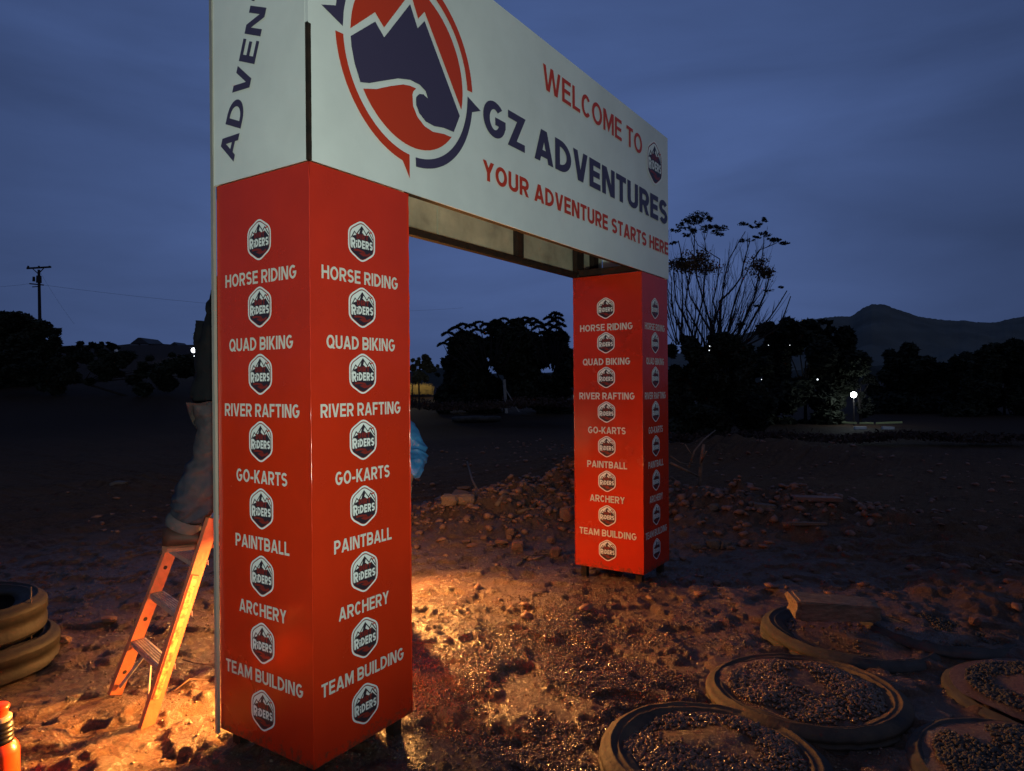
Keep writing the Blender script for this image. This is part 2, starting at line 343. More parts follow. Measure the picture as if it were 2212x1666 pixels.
# ------------------------------------------------------------------ stroke lettering
def arc(cx, cy, rx, ry, a0, a1, n=10):
    return [(cx+rx*math.cos(math.radians(a0+(a1-a0)*i/n)), cy+ry*math.sin(math.radians(a0+(a1-a0)*i/n))) for i in range(n+1)]
def strokes(ch, w, t):
    h = t/2; L = h; R = w-h; B = h; T = 1-h; m = w/2; E = 0.12
    def stem(x): return [(x, 0), (x, 1)]
    if ch == 'I': return [([(h, 0), (h, 1)], 0)]
    if ch == 'L': return [([(L, 1), (L, B), (w, B)], 0)]
    if ch == 'T': return [([(0, T), (w, T)], 0), ([(m, 0), (m, T)], 0)]
    if ch == 'E': return [([(w, T), (L, T), (L, B), (w, B)], 0), ([(L, .51), (w*.93, .51)], 0)]
    if ch == 'F': return [([(w, T), (L, T), (L, 0)], 0), ([(L, .5), (w*.9, .5)], 0)]
    if ch == 'H': return [(stem(L), 0), (stem(R), 0), ([(L, .52), (R, .52)], 0)]
    if ch == 'N': return [(stem(L), 0), (stem(R), 0), ([(L-.02*w, 1.0+E), (R+.02*w, -E)], 0)]
    if ch == 'A':
        k = h/math.cos(math.atan2(m, 1)); return [([(k*.9-m*.1*0-(m-k)*E, -E), (m, 1+k*.35), (w-k*.9+(m-k)*E, -E)], 0), ([(w*.24, .27), (w*.76, .27)], 0)]
    if ch == 'V':
        k = h*1.1; return [([(k-(m-k)*E, 1+E), (m, -.10), (w-k+(m-k)*E, 1+E)], 0)]
    if ch == 'W':
        k = h*1.05; return [([(k-.03, 1+E), (w*.27, -.14), (m, 1.04), (w*.73, -.14), (w-k+.03, 1+E)], 0)]
    if ch == 'M': return [(stem(L), 0), (stem(R), 0), ([(L, 1.06), (m, .22), (R, 1.06)], 0)]
    if ch == 'Y': return [([(h*.8-.03, 1+E), (m, .44), (w-h*.8+.03, 1+E)], 0), ([(m, 0), (m, .46)], 0)]
    if ch == 'K': return [(stem(L), 0), ([(R+.06, 1+E), (L+.02, .34)], 0), ([(L+w*.26, .52), (R+.08, -E)], 0)]
    if ch == 'X': return [([(0, 0), (w, 1)], 0), ([(0, 1), (w, 0)], 0)]
    if ch == 'Z': return [([(0, T), (R-.02, T), (L+.04, B), (w, B)], 0)]
    if ch == 'U': return [([(L, 1), (L, m*.9+.02)]+arc(m, m*.9, m-h, m*.9-h, 180, 360)[1:-1]+[(R, m*.9+.02), (R, 1)], 0)]
    if ch == 'O': return [(arc(m, .5, m-h, .5-h, 0, 360, 28)[:-1], 1)]
    if ch == 'Q': return [(arc(m, .5, m-h, .5-h, 0, 360, 28)[:-1], 1), ([(m+.05, .28), (w, -.03)], 0)]
    if ch == 'C': return [(arc(m, .5, m-h, .5-h, 40, 320, 22), 0)]
    if ch == 'G': return [(arc(m, .5, m-h, .5-h, 48, 345, 24)+[(R, .46)], 0), ([(m+.02, .47), (R+h, .47)], 0)]
    if ch == 'D':
        r = .5-h; rx = min(R-L, w*.55)
        return [([(L, B), (R-rx, B)]+arc(R-rx, .5, rx, r, -90, 90, 14)[1:-1]+[(R-rx, T), (L, T)], 1)]
    if ch in 'PRB':
        yb = .44; r = (T-yb)/2; o = [([(L, yb), (R-r*.95, yb)]+arc(R-r*.95, (T+yb)/2, r*.95, r, -90, 90, 10)[1:-1]+[(R-r*.95, T), (L, T)], 1)]
        if ch == 'P': o.append(([(L, 0), (L, .5)], 0))
        if ch == 'R': o += [([(L, 0), (L, .5)], 0), ([(m-.02, .46), (R+.02, -E*.6)], 0)]
        if ch == 'B':
            r = (yb+.06-B)/2
            o.append(([(L, B), (R-r*.95, B)]+arc(R-r*.95, (B+yb+.06)/2, r, r, -90, 90, 10)[1:-1]+[(R-r*.95, yb+.06), (L, yb+.06)], 1))
        return o
    if ch == 'S':
        r1 = (1-t)/4; 
        return [(arc(m, 1-h-r1, m-h, r1, 28, 268, 14)+arc(m, h+r1, m-h, r1, 88, -152, 14), 0)]
    if ch == 'J': return [([(R, 1), (R, .3)]+arc(m, .3, m-h, .3-h, 0, -180, 10)[1:], 0)]
    if ch == '-': return [([(0, .36), (w, .36)], 0)]
    if ch == 'i': return [([(h, 0), (h, .62)], 0), ([(h, .74), (h, .95)], 0)]
    return []
WID = dict(I=0, i=0, L=.55, E=.60, F=.57, T=.62, H=.72, N=.74, A=.78, V=.74, W=1.10, M=.88, Y=.72, K=.70, Z=.62, U=.71, O=.80, Q=.80, C=.68, G=.76, D=.74, P=.66, R=.70, B=.69, S=.65, J=.52)
def clip(poly, y, keep_above):
    out = []
    for i in range(len(poly)):
        a = poly[i]; b_ = poly[(i+1) % len(poly)]
        ia = (a[1] >= y-1e-9) if keep_above else (a[1] <= y+1e-9); ib = (b_[1] >= y-1e-9) if keep_above else (b_[1] <= y+1e-9)
        if ia: out.append(a)
        if ia != ib:
            q = (y-a[1])/(b_[1]-a[1]); out.append((a[0]+(b_[0]-a[0])*q, y))
    return out
def stroke_quads(pts, closed, t):
    n = len(pts); Lp = []; Rp = []
    for i in range(n):
        def dirn(a, b_): 
            dx, dy = b_[0]-a[0], b_[1]-a[1]; l = math.hypot(dx, dy) or 1; return dx/l, dy/l
        if closed or 0 < i < n-1: d1 = dirn(pts[i-1], pts[i]); d2 = dirn(pts[i], pts[(i+1) % n])
        elif i == 0: d1 = d2 = dirn(pts[0], pts[1])
        else: d1 = d2 = dirn(pts[-2], pts[-1])
        nx_, ny_ = -(d1[1]+d2[1]), d1[0]+d2[0]; l = math.hypot(nx_, ny_) or 1; nx_ /= l; ny_ /= l
        c_ = max(0.22, nx_*-d1[1]+ny_*d1[0]); k = t/2/c_
        Lp.append((pts[i][0]+nx_*k, pts[i][1]+ny_*k)); Rp.append((pts[i][0]-nx_*k, pts[i][1]-ny_*k))
    q = []
    for i in range(n if closed else n-1):
        j = (i+1) % n; q.append([Lp[i], Rp[i], Rp[j], Lp[j]])
    return q
def glyph_polys(ch, t, wscale=1.0):
    w = WID.get(ch, .5)*wscale
    if ch in 'Ii': w = t
    if ch == '-': w = .36*wscale
    out = []
    for si, (pts, cl) in enumerate(strokes(ch, w, t)):
        for q in stroke_quads(pts, cl, t):
            q = clip(q, 0.0, True)
            if len(q) >= 3: q = clip(q, 1.0, False)
            if len(q) >= 3: out.append((q, si))
    return out, w
def text_polys(txt, cap, width, t=0.19, gap=0.13, space=0.30):
    """polygons of a line of text, starting at x=0, scaled in x to an exact width"""
    x = 0; res = []
    for ch in txt:
        if ch == ' ': x += space; continue
        ps, w = glyph_polys(ch, t)
        res += [([(px_+x, py_) for px_, py_ in p], si) for p, si in ps]; x += w+gap
    x -= gap; sx = width/(x*cap)
    return [([(px_*cap*sx, py_*cap) for px_, py_ in p], si) for p, si in res]
class Plane2:
    """flat print on a face: origin, u axis, v axis, outward normal"""
    def __init__(s, o, u, v, n): s.o = Vector(o); s.u = Vector(u); s.v = Vector(v); s.n = Vector(n)
    def at(s, a, b_, off): return s.o+s.u*a+s.v*b_+s.n*off
def put(mb, pl, polys, off=0.0016, m=0, dx=0, dy=0, rot=0.0, layer=0.00012):
    cr, sr = math.cos(rot), math.sin(rot)
    for i, it in enumerate(polys):
        p, si = it if (isinstance(it, tuple) and isinstance(it[1], int)) else (it, 0)
        V_ = [pl.at(dx+a*cr-b_*sr, dy+a*sr+b_*cr, off+si*layer) for a, b_ in p]
        nrm = (V_[1]-V_[0]).cross(V_[2]-V_[1])
        area = sum((V_[k]-V_[0]).cross(V_[k+1]-V_[0]).dot(pl.n) for k in range(1, len(V_)-1))
        if area < 0: V_ = V_[::-1]
        mb.add(V_, [tuple(range(len(V_)))], m)

# ------------------------------------------------------------------ emblem
def hexpoly(w, h, corner=0.16, n=4):
    pts = [(0, h/2), (-w/2, h*0.255), (-w/2, -h*0.255), (0, -h/2), (w/2, -h*0.255), (w/2, h*0.255)]
    out = []
    for i in range(6):
        p = Vector(pts[i]); a = Vector(pts[i-1]); b_ = Vector(pts[(i+1) % 6]); r = corner*w
        p0 = p+(a-p).normalized()*r; p1 = p+(b_-p).normalized()*r
        for k in range(n+1):
            q = k/n; out.append(tuple(p0*(1-q)**2+p*2*q*(1-q)+p1*q*q))
    return out
def ringq(A, B): return [[A[i], B[i], B[(i+1) % len(A)], A[(i+1) % len(A)]] for i in range(len(A))]
def emblem(name, pl, cx, cy, w, h, parent, lift=0.0015):
    mb = MB()   # materials: 0 bright white, 1 dark, 2 maroon, 3 red
    def S_(pts): return [(x*w, y*h) for x, y in pts]
    o = [hexpoly(w*k, h*k2) for k, k2 in ((1, 1), (.90, .915), (.875, .892), (.84, .862))]
    put(mb, pl, ringq(o[0], o[1]), lift, 0, cx, cy)
    put(mb, pl, ringq(o[1], o[2]), lift, 3, cx, cy)
    put(mb, pl, ringq(o[2], o[3]), lift, 1, cx, cy)
    put(mb, pl, [o[3]], lift, 0, cx, cy)
    body = S_([(-.40, -.02), (-.33, .095), (-.20, .135), (-.10, .17), (-.03, .245), (.03, .20), (.10, .16), (.18, .14), (.25, .19), (.33, .12), (.41, .05), (.41, -.24), (.36, -.265), (0, -.425), (-.36, -.265), (-.40, -.24)])
    put(mb, pl, [body], lift+.0005, 1, cx, cy)
    # outline of the peaks
    line = [(-.40, .03), (-.27, .20), (-.20, .145), (0, .345), (.17, .185), (.25, .27), (.41, .09)]
    qs = stroke_quads([(x*w, y*h) for x, y in line], 0, .030*w)
    put(mb, pl, qs, lift+.0007, 1, cx, cy)
    put(mb, pl, [S_([(-.06, .27), (0, .34), (.045, .29), (.02, .23), (-.02, .19), (-.10, .17)])], lift+.0008, 1, cx, cy)
    put(mb, pl, [S_([(.25, .27), (.30, .255), (.38, .275), (.40, .26), (.31, .225)])], lift+.0009, 3, cx, cy)
    # words
    for k, (tx, cap, wd, x0, y0, mm, tt) in enumerate((('DIRT', .125*h, .44*w, -.20*w, .045*h, 2, .24), )):
        put(mb, pl, text_polys(tx, cap, wd, tt, .12), lift+.0008, mm, cx+x0, cy+y0)
    x = -.395*w
    for ch, cap, wd, y0 in (('R', .235, .155, -.185), ('i', .175, .045, -.160), ('D', .190, .135, -.160), ('E', .190, .110, -.160), ('R', .190, .130, -.160), ('S', .190, .120, -.160)):
        ps, ww = glyph_polys(ch, .23 if ch != 'i' else .23)
        sx = wd*w/ww
        put(mb, pl, [([(a*sx, b_*cap*h) for a, b_ in p], si) for p, si in ps], lift+.0010, 0, cx+x, cy+y0*h)
        x += wd*w+.020*w
    trail = stroke_quads([(x_*w, y_*h) for x_, y_ in ((-.30, -.225), (-.12, -.215), (.06, -.235), (.09, -.262), (-.04, -.285), (.05, -.315), (.22, -.29), (.30, -.25))], 0, .055*w)
    put(mb, pl, trail, lift+.0008, 2, cx, cy)
    return mb.build(name, [M_print_bright, M_print_black, M_print_brown, M_print_red], parent)

# ------------------------------------------------------------------ the arch
HB, HT, WX, DY, LX, WR = 0.08, 2.48, 0.572, 0.613, 3.2795, 0.548
ST = HT+1.203
arch = empty('entrance_arch', (0, 0, 0), label='tall entrance arch of two red printed pillars and a white header board reading GZ ADVENTURES', cat='arch')
ROWS = ['HORSE RIDING', 'QUAD BIKING', 'RIVER RAFTING', 'GO-KARTS', 'PAINTBALL', 'ARCHERY', 'TEAM BUILDING']
RW = [.462, .415, .485, .330, .350, .305, .500]
def wavy_panel(name, pl, w, h, parent, mats, th=0.004, nu=10, nv=40, amp=0.0016, seed=0):
    V_ = []; F_ = []
    for j in range(nv+1):
        for i in range(nu+1):
            a = w*i/nu; b_ = h*j/nv
            e_ = 0 if i in (0, nu) or j in (0, nv) else 1
            V_.append(pl.at(a, b_, e_*amp*(mnoise.noise(Vector((a*4+seed, b_*2.2, seed*3.1)))-0.5)*0.8-0.0004*e_))
    for j in range(nv):
        for i in range(nu): k = j*(nu+1)+i; F_.append((k, k+1, k+nu+2, k+nu+1))
    n00 = len(V_); V_ += [v.copy() for v in V_]; n0 = len(V_)
    B_ = [pl.at(0, 0, -th), pl.at(w, 0, -th), pl.at(w, h, -th), pl.at(0, h, -th)]
    V_ += B_; F_.append((n0+3, n0+2, n0+1, n0))
    bot = [n00+i for i in range(0, nu+1)]; top = [n00+nv*(nu+1)+i for i in range(nu+1)]; lf = [n00+j*(nu+1) for j in range(nv+1)]; rt = [n00+j*(nu+1)+nu for j in range(nv+1)]
    F_.append(tuple(bot[::-1]+[n0, n0+1])); F_.append(tuple(top+[n0+2, n0+3])); F_.append(tuple(lf+[n0+3, n0])); F_.append(tuple(rt[::-1]+[n0+1, n0+2]))
    o = mesh(name, V_, F_, mats, parent)
    for p in o.data.polygons[:nu*nv]: p.use_smooth = True
    return o
def panel_face(name, org, u, n, w, seed, lab=None):
    pl = Plane2(org, u, (0, 0, 1), n)
    p = wavy_panel('panel', pl, w, HT-HB, arch, M_red, seed=seed)
    if lab: p['label'] = lab
    for k in range(8):
        zc = 2.209-0.2820*k-HB
        emblem('emblem', pl, w*0.487, zc, .156, .184, p)
    for k, tx in enumerate(ROWS):
        zc = 2.054-0.2800*k-HB; wd = RW[k]*(w/0.6)
        mb = MB(); put(mb, pl, text_polys(tx, .055, wd, .18, .105), .0016, 0, (w-wd)/2-.008, zc-.0275); mb.build('lettering', M_print_white, p)
    return p
# left pillar: front (-Y), left side (-X), inner side (+X), back (+Y)
panel_face('front', (0, 0, HB), (1, 0, 0), (0, -1, 0), WX, 1)
panel_face('side', (0, DY, HB), (0, -1, 0), (-1, 0, 0), DY, 2)
panel_face('inner', (WX, 0, HB), (0, 1, 0), (1, 0, 0), DY, 3)
panel_face('back', (WX, DY, HB), (-1, 0, 0), (0, 1, 0), WX, 4)
panel_face('inner', (LX, DY, HB), (0, -1, 0), (-1, 0, 0), DY, 5)
panel_face('front', (LX, 0, HB), (1, 0, 0), (0, -1, 0), WR, 6)
panel_face('outer', (LX+WR, 0, HB), (0, 1, 0), (1, 0, 0), DY, 7)
panel_face('back', (LX+WR, DY, HB), (-1, 0, 0), (0, 1, 0), WR, 8)
# pale folded edge trim down the back left corner, dark steel legs
mb = MB()
pts = [(-.012, DY+.010, HB-.02+ (ST-HB)*i/24) for i in range(25)]
for i in range(24):
    a = pts[i]; b_ = pts[i+1]; wob = 0.003*math.sin(i*1.7)
    mb.box((-.016+wob*.3, DY+.002, a[2]), (-.002, DY+.020+wob*.5, b_[2]))
mb.build('edge_trim', M_tape, arch)
for (x0, x1) in ((0, WX), (LX, LX+WR)):
    for x in (x0+.06, x1-.06):
        for y in (.06, DY-.06):
            m_ = MB(); m_.box((x-.025, y-.025, -.12), (x+.025, y+.025, HT-.01)); m_.build('steel_post', M_rust, arch)
for (x, y0_) in ((0, 0), (LX, 0), (WX, 0), (LX, DY)):     # folded vinyl edge bead down the corners
    q = MB(); zz_ = [HB+.002+(HT-HB-.004)*i/60 for i in range(61)]
    q.tube([(x+.0008*math.sin(i*2.1), y0_-.0005+.0008*math.sin(i*1.3), z_) for i, z_ in enumerate(zz_)], [.0028+.0009*math.sin(i*3.7)+.0006*math.sin(i*7.9) for i in range(61)], 7)
    q.build('corner_fold', M_fold, arch, True)
# header: front board, back board, end boards
XR = LX+WR
plF = Plane2((0.006, -.012, HT+.002), (1, 0, 0), (0, 0, 1), (0, -1, 0))
hf = wavy_panel('header_board', plF, XR-.006+.004, ST-HT, arch, M_white, th=.005, nu=40, nv=14, amp=.003, seed=9)
plS = Plane2((-.010, DY+.004, HT+.002), (0, -1, 0), (0, 0, 1), (-1, 0, 0))
hs = wavy_panel('side_board', plS, DY-.002, ST-HT, arch, M_white, th=.005, nu=8, nv=14, amp=.002, seed=10)
plB = Plane2((XR, DY+.006, HT+.002), (-1, 0, 0), (0, 0, 1), (0, 1, 0))
hb = wavy_panel('back_board', plB, XR, ST-HT, arch, M_cream, th=.005, nu=30, nv=8, amp=.002, seed=11)
plE = Plane2((XR+.006, -.004, HT+.002), (0, 1, 0), (0, 0, 1), (1, 0, 0))
wavy_panel('end_board', plE, DY, ST-HT, arch, M_white, th=.005, nu=8, nv=8, amp=.002, seed=12)
def chord(name, a, b_, w, h, m=M_rust):
    q = MB(); q.beam(a, b_, w, h); return q.build(name, m, arch)
chord('steel_chord', (WX+.002, .012, HT+.012), (LX, .012, HT+.012), .03, .022)
chord('steel_chord', (WX+.002, DY-.022, HT+.020), (LX-.002, DY-.022, HT+.020), .045, .042)
chord('steel_chord', (0.03, .02, ST-.03), (XR-.02, .02, ST-.03), .04, .04)
chord('steel_chord', (0.03, DY-.03, ST-.03), (XR-.02, DY-.03, ST-.03), .04, .04)
for x, w_ in ((1.52, .014), (2.41, .075), (3.33, .12), (3.62, .09)):
    q = MB(); q.box((x-w_/2, DY-.045 if w_ > .02 else DY-.012, HT+.045), (x+w_/2, DY-.0015, ST-.055)); q.build('stud', M_rust if w_ > .02 else M_cream, arch)
for x in (1.6, 2.42): chord('cross_member', (x, .03, ST-.075), (x, DY-.05, ST-.075), .04, .04)
chord('cross_member', (LX+.02, .05, HT+.035), (LX+.02, DY-.05, HT+.035), .04, .05)
# exposed rusty corner angle between header boards
q = MB(); zz = [HT+.004+(3.02-HT)*i/22 for i in range(23)]
for i in range(22):
    j1 = .0012*math.sin(i*2.3)+.001*math.sin(i*5.1)
    q.box((-.009, -.011+j1*.3, zz[i]), (.007, .010, zz[i+1]))
q.build('corner_angle', M_rust, arch)
q = MB(); q.box((-.009, -.0125, 3.02), (.008, .010, ST)); q.build('corner_tape', M_white, arch)
# header print
def htext(tx, x0, x1, z0, cap, t_, mm, gap=.13, space=.34):
    m_ = MB(); put(m_, plF, text_polys(tx, cap, x1-x0, t_, gap, space), .003, 0, x0-.006, z0-HT-.002); m_.build('lettering', mm, hf)
htext('WELCOME TO', 1.772, 3.275, 3.388, .152, .165, M_print_red, .11)
htext('GZ ADVENTURES', 1.150, 3.806, 2.936, .196, .215, M_print_navy, .09, .30)
htext('YOUR ADVENTURE STARTS HERE', 1.144, 3.822, 2.684, .106, .20, M_print_red, .10)
plI = plF
emblem('emblem', plF, 3.535-.006, 3.397-HT-.002, .330, .390, hf, lift=.003)
# vertical word on the side board: baseline runs up and to the right
m_ = MB(); ps = text_polys('ADVENTURES', .114, 1.235, .185, .13)
u0 = (DY+.004)-.468; ang = math.radians(90-21.5)
put(m_, plS, ps, .003, 0, u0, 2.562-HT-.002, rot=ang); m_.build('lettering', M_print_navy, hs)
# round mountain-and-wave logo
CX, CZ = 0.592-.006, 3.078-HT-.002
def P2(L_): return [(x-.592, z-3.078) for x, z in L_]
def circ(r, a0, a1, n=24): return [(r*math.cos(math.radians(a0+(a1-a0)*i/n)), r*math.sin(math.radians(a0+(a1-a0)*i/n))) for i in range(n+1)]
def fan_band(A, B): return [[A[i], B[i], B[i+1], A[i+1]] for i in range(len(A)-1)]
def tess(poly):
    from mathutils.geometry import tessellate_polygon
    V_ = [Vector((x, y, 0)) for x, y in poly]; return [[poly[i] for i in tr] for tr in tessellate_polygon([V_])]
navy = MB(); org = MB()
for rot in (0, math.pi):
    Ao = circ(.465, 184.2, 261.5); Ai = circ(.422, 184.2, 261.5)
    put(org, plF, fan_band(Ao, Ai), .003, 0, CX, CZ, rot)
    put(org, plF, [[circ(.465, 261.5, 261.5, 1)[0], P2([(.570, 2.548)])[0], P2([(.570, 2.657)])[0], circ(.422, 261.5, 261.5, 1)[0]]], .003, 0, CX, CZ, rot)
    Ao = circ(.465, 272.7, 351.5); Ai = circ(.422, 272.7, 351.5)
    put(navy, plF, fan_band(Ao, Ai), .003, 0, CX, CZ, rot)
    put(navy, plF, tess(P2([(1.052, 3.009), (1.128, 3.040), (1.015, 3.078), (1.0095, 3.0155)])), .0031, 0, CX, CZ, rot)
R0 = .381
def onr(a): return (R0*math.cos(math.radians(a)), R0*math.sin(math.radians(a)))
mount = P2([(.356, 3.178), (.411, 3.132), (.582, 3.356), (.633, 3.266), (.683, 3.322), (.948, 2.956)])
wave = P2([(.898, 2.86), (.82, 2.857), (.747, 2.843), (.685, 2.846), (.639, 2.871), (.618, 2.904), (.618, 2.938), (.640, 2.961), (.67, 2.970), (.702, 2.961), (.687, 2.990), (.644, 3.006), (.578, 3.005), (.497, 2.982), (.404, 2.938), (.316, 2.896), (.266, 2.882)])
left = [onr(211), onr(200), onr(190), (-.380, -.023)]
put(navy, plF, tess([(-.380, -.023)]+mount+wave+left[:-1]), .003, 0, CX, CZ)
put(org, plF, tess([onr(178.6)]+P2([(.355, 3.218), (.410, 3.175), (.560, 3.377), (.590, 3.44)])+circ(R0, 90, 178.6, 16)[:-1]), .003, 0, CX, CZ)
put(org, plF, tess(P2([(.600, 3.44), (.599, 3.385), (.637, 3.313), (.683, 3.366), (.961, 2.992)])+circ(R0, -13.0, 88, 18)[1:]), .003, 0, CX, CZ)
low = P2([(.359, 2.885), (.45, 2.931), (.529, 2.966), (.575, 2.977), (.619, 2.980), (.600, 2.960), (.593, 2.941), (.597, 2.891), (.626, 2.85), (.676, 2.821), (.738, 2.813), (.82, 2.827), (.868, 2.828)])
put(org, plF, tess([onr(215.0)]+low+circ(R0, -40.5, -144, 20)[:-1]), .003, 0, CX, CZ)
org.build('logo_orange', M_print_red, hf); navy.build('logo_navy', M_print_navy, hf)

# ------------------------------------------------------------------ assumed work lamps
def lamp(label, loc, target, watts, col, spread=2.6, size=.16, group=None):  # assumed lamp head and stand, built out of view around an added spot
    loc = Vector(loc); q = (Vector(target)-loc).to_track_quat('-Z', 'Y'); Rm = q.to_matrix()
    e_ = empty('assumed_lamp', (loc.x, loc.y, 0), label=label, cat='lamp')
    g0 = H(loc.x, loc.y)
    m_ = MB(); m_.box((-.11, -.075, 0.012), (.11, .075, .07), R=Rm, T=loc); m_.build('housing', M_black, e_)
    m_ = MB(); m_.box((-.095, -.062, .006), (.095, .062, .011), R=Rm, T=loc)
    m_.build('lens', mat('lens_'+('warm' if col[2] < .5 else 'cool'), (.8, .7, .5), emit=col, estr=4.0), e_)
    m_ = MB(); c0 = loc+Rm @ Vector((0, 0, .05))
    for k in range(3):
        a = k*2.094+.5; m_.tube([c0, (loc.x+.16*math.cos(a), loc.y+.16*math.sin(a), g0-.01)], .008, 5)
    m_.build('stand', M_black, e_)
    L = bpy.data.lights.new('lamp_light', 'SPOT'); L.energy = watts; L.color = col; L.spot_size = spread; L.spot_blend = .9; L.shadow_soft_size = size
    o = bpy.data.objects.new('lamp_light', L); COL.objects.link(o); o.parent = e_
    o.matrix_parent_inverse = Matrix.Translation(-e_.location); o.matrix_world = Matrix.Translation(loc-Rm @ Vector((0, 0, .02))) @ Rm.to_4x4()
    o.location = loc+Rm @ Vector((0, 0, -.03)); o.rotation_euler = q.to_euler()
    return e_
la = lamp('assumed small black floodlight glowing warm on the mud behind the near pillar, facing the ladder', (1.04, .72, .46), (.20, .68, .24), 1150, (1.0, .37, .07), 1.75, .03)  # assumed source of the warm glow on ladder and mud, not in view
wl = lamp('assumed warm floodlight on a low stand behind the person in the blue jacket', (2.30, 2.03, .74), (1.20, .80, .20), 640, (1.0, .42, .10), 2.95, .05)  # assumed unseen lamp, placed to light the mud from behind
L = bpy.data.lights.new('lamp_light', 'SPOT'); L.energy = 22; L.color = (1.0, .42, .10); L.shadow_soft_size = .03; L.spot_size = 2.25; L.spot_blend = .6  # added fill spot without its own head, for the ground right of the pillar
o = bpy.data.objects.new('lamp_light', L); COL.objects.link(o); o.parent = la; o.matrix_parent_inverse = Matrix.Translation(-la.location); o.location = (1.0, .69, .44); o.rotation_euler = Vector((-.57, -.82, -.10)).to_track_quat('-Z', 'Y').to_euler()
L = bpy.data.lights.new('lamp_light', 'POINT'); L.energy = 52; L.color = (1.0, .46, .12); L.shadow_soft_size = .04     # added point light without a head, brightens the mounds and middle distance
o = bpy.data.objects.new('lamp_light', L); COL.objects.link(o); o.parent = wl; o.matrix_parent_inverse = Matrix.Translation(-wl.location); o.location = (2.40, 2.12, .86); L.energy = 62
m_ = MB(); V_ = []
for k in range(11):
    a = math.radians(118+52*k/10)      # added unseen shield: keeps the point light off the upper far pillar
    for z_ in (.872, 1.14): V_.append((2.40+.16*math.sin(a), 2.12+.16*math.cos(a), z_))
V_ += [(x+.002*(x-2.40)/.16, y+.002*(y-2.12)/.16, z) for x, y, z in V_]
m_.add(V_, [(2*k, 2*k+2, 2*k+3, 2*k+1) for k in range(10)]+[(22+2*k, 22+2*k+1, 22+2*k+3, 22+2*k+2) for k in range(10)]+[(2*k, 2*k+22, 2*k+24, 2*k+2) for k in range(10)]+[(2*k+1, 2*k+3, 2*k+25, 2*k+23) for k in range(10)])
m_.build('light_shield', M_black, wl)
lamp('assumed low cool white floodlight on a stand, unseen behind the photographer', (-2.2, -2.85, 1.0), (.15, 0, 2.25), 450, (.86, 1.0, .82), 1.32, .10)  # assumed lamp out of view, added to brighten the sign and near pillar

# ------------------------------------------------------------------ tyres
def tyre(name, px, py, z0, R=.50, W_=.22, tilt=(0, 0), sx=1.0, sy=1.0, yaw=0.0, hole=.60, mt=M_rubber, seed=0, sink=.08, label='', group=None, grooves=4):
    p = gp(px, py, z0+W_*.5)
    e_ = empty(name, (p[0], p[1], z0), label=label, cat='tyre', group=group)
    r_in = R*hole
    # cross-section (r,z) closed, outer tread with grooves
    prof = []
    hw = W_/2
    tr = []
    ng = grooves; zt = -hw*.62
    step = hw*1.24/(ng*2+1)
    for k in range(ng*2+1):
        d_ = 0 if k % 2 == 0 else -.009
        tr += [(R+d_-.012*abs((zt+step*.5)/hw)**2*2, zt), (R+d_-.012*abs((zt+step*.5)/hw)**2*2, zt+step*.92)]; zt += step
    prof += tr
    prof += [(R-.010, hw*.72), (R-.028, hw*.86), (R-.050, hw*.95), (R-.053, hw*1.01), (R-.060, hw*1.02), (R-.064, hw*.97), (R-.085, hw*.98), (R-.088, hw*1.03), (R-.096, hw*1.03), (R-.100, hw*.97), (R-.13, hw*.95), (R-.17, hw*.86), (r_in+.016, hw*.74), (r_in, hw*.66), (r_in+.002, hw*.58),
             (r_in+.016, hw*.52), (R-.14, hw*.66), (R-.07, hw*.66), (R-.045, hw*.4), (R-.040, 0), (R-.045, -hw*.4), (R-.07, -hw*.66), (R-.14, -hw*.66), (r_in+.016, -hw*.52),
             (r_in, -hw*.62), (r_in+.01, -hw*.76), (R-.17, -hw*.88), (R-.085, -hw*1.0), (R-.03, -hw*.86)]
    n = 72; V_ = []; P = len(prof)
    Rm = Matrix.Rotation(yaw, 3, 'Z') @ Matrix.Rotation(tilt[0], 3, 'X') @ Matrix.Rotation(tilt[1], 3, 'Y')
    for k in range(n):
        a = 2*math.pi*k/n
        wob = 1+.018*mnoise.noise(Vector((math.cos(a)*1.3+seed, math.sin(a)*1.3, 0)))
        for i, (r, z) in enumerate(prof):
            jj = .006*mnoise.noise(Vector((math.cos(a)*r*18+seed, math.sin(a)*r*18, z*18)))
            sag = -.040*max(0, (R-.05-r))/(R*.3)*(1+mnoise.noise(Vector((math.cos(a)*2+seed*2, math.sin(a)*2, 3))))*(1 if z > 0 else 0)
            v = Vector((r*wob*math.cos(a)*sx, r*wob*math.sin(a)*sy, z+jj+sag))
            V_.append(Rm @ v+Vector((p[0], p[1], z0+hw-sink)))
    F_ = []
    for k in range(n):
        k2 = (k+1) % n
        for i in range(P):
            j = (i+1) % P; F_.append((k*P+i, k2*P+i, k2*P+j, k*P+j))
    nt_ = len(tr)-1
    side_i = set(range(len(tr), P))
    o1 = mesh('tread', V_, [f for f in F_ if f[0] % P < nt_], mt, e_, True)
    o2 = mesh('sidewall', V_, [f for f in F_ if f[0] % P >= nt_], mt, e_, True)
    for o in (o1, o2):
        import bmesh
        bm = bmesh.new(); bm.from_mesh(o.data); bmesh.ops.delete(bm, geom=[v for v in bm.verts if not v.link_faces], context='VERTS'); bm.to_mesh(o.data); bm.free()
        o.data.shade_smooth()
    TYRES.append((p[0], p[1], R, r_in, z0)); return e_, p
T1 = tyre('truck_tyre', 1538, 1597, .03, .50, .19, (.02, .03), 1.0, .94, .5, .70, M_rubber, 1, .135, 'large worn truck tyre filled with glinting gravel, nearest the camera', grooves=5)
T2 = tyre('truck_tyre', 1738, 1463, .02, .52, .19, (-.02, .04), 1.0, .93, .3, .70, M_rubber, 4, .14, 'worn truck tyre lying between the nearest tyre and the one with the stone block')
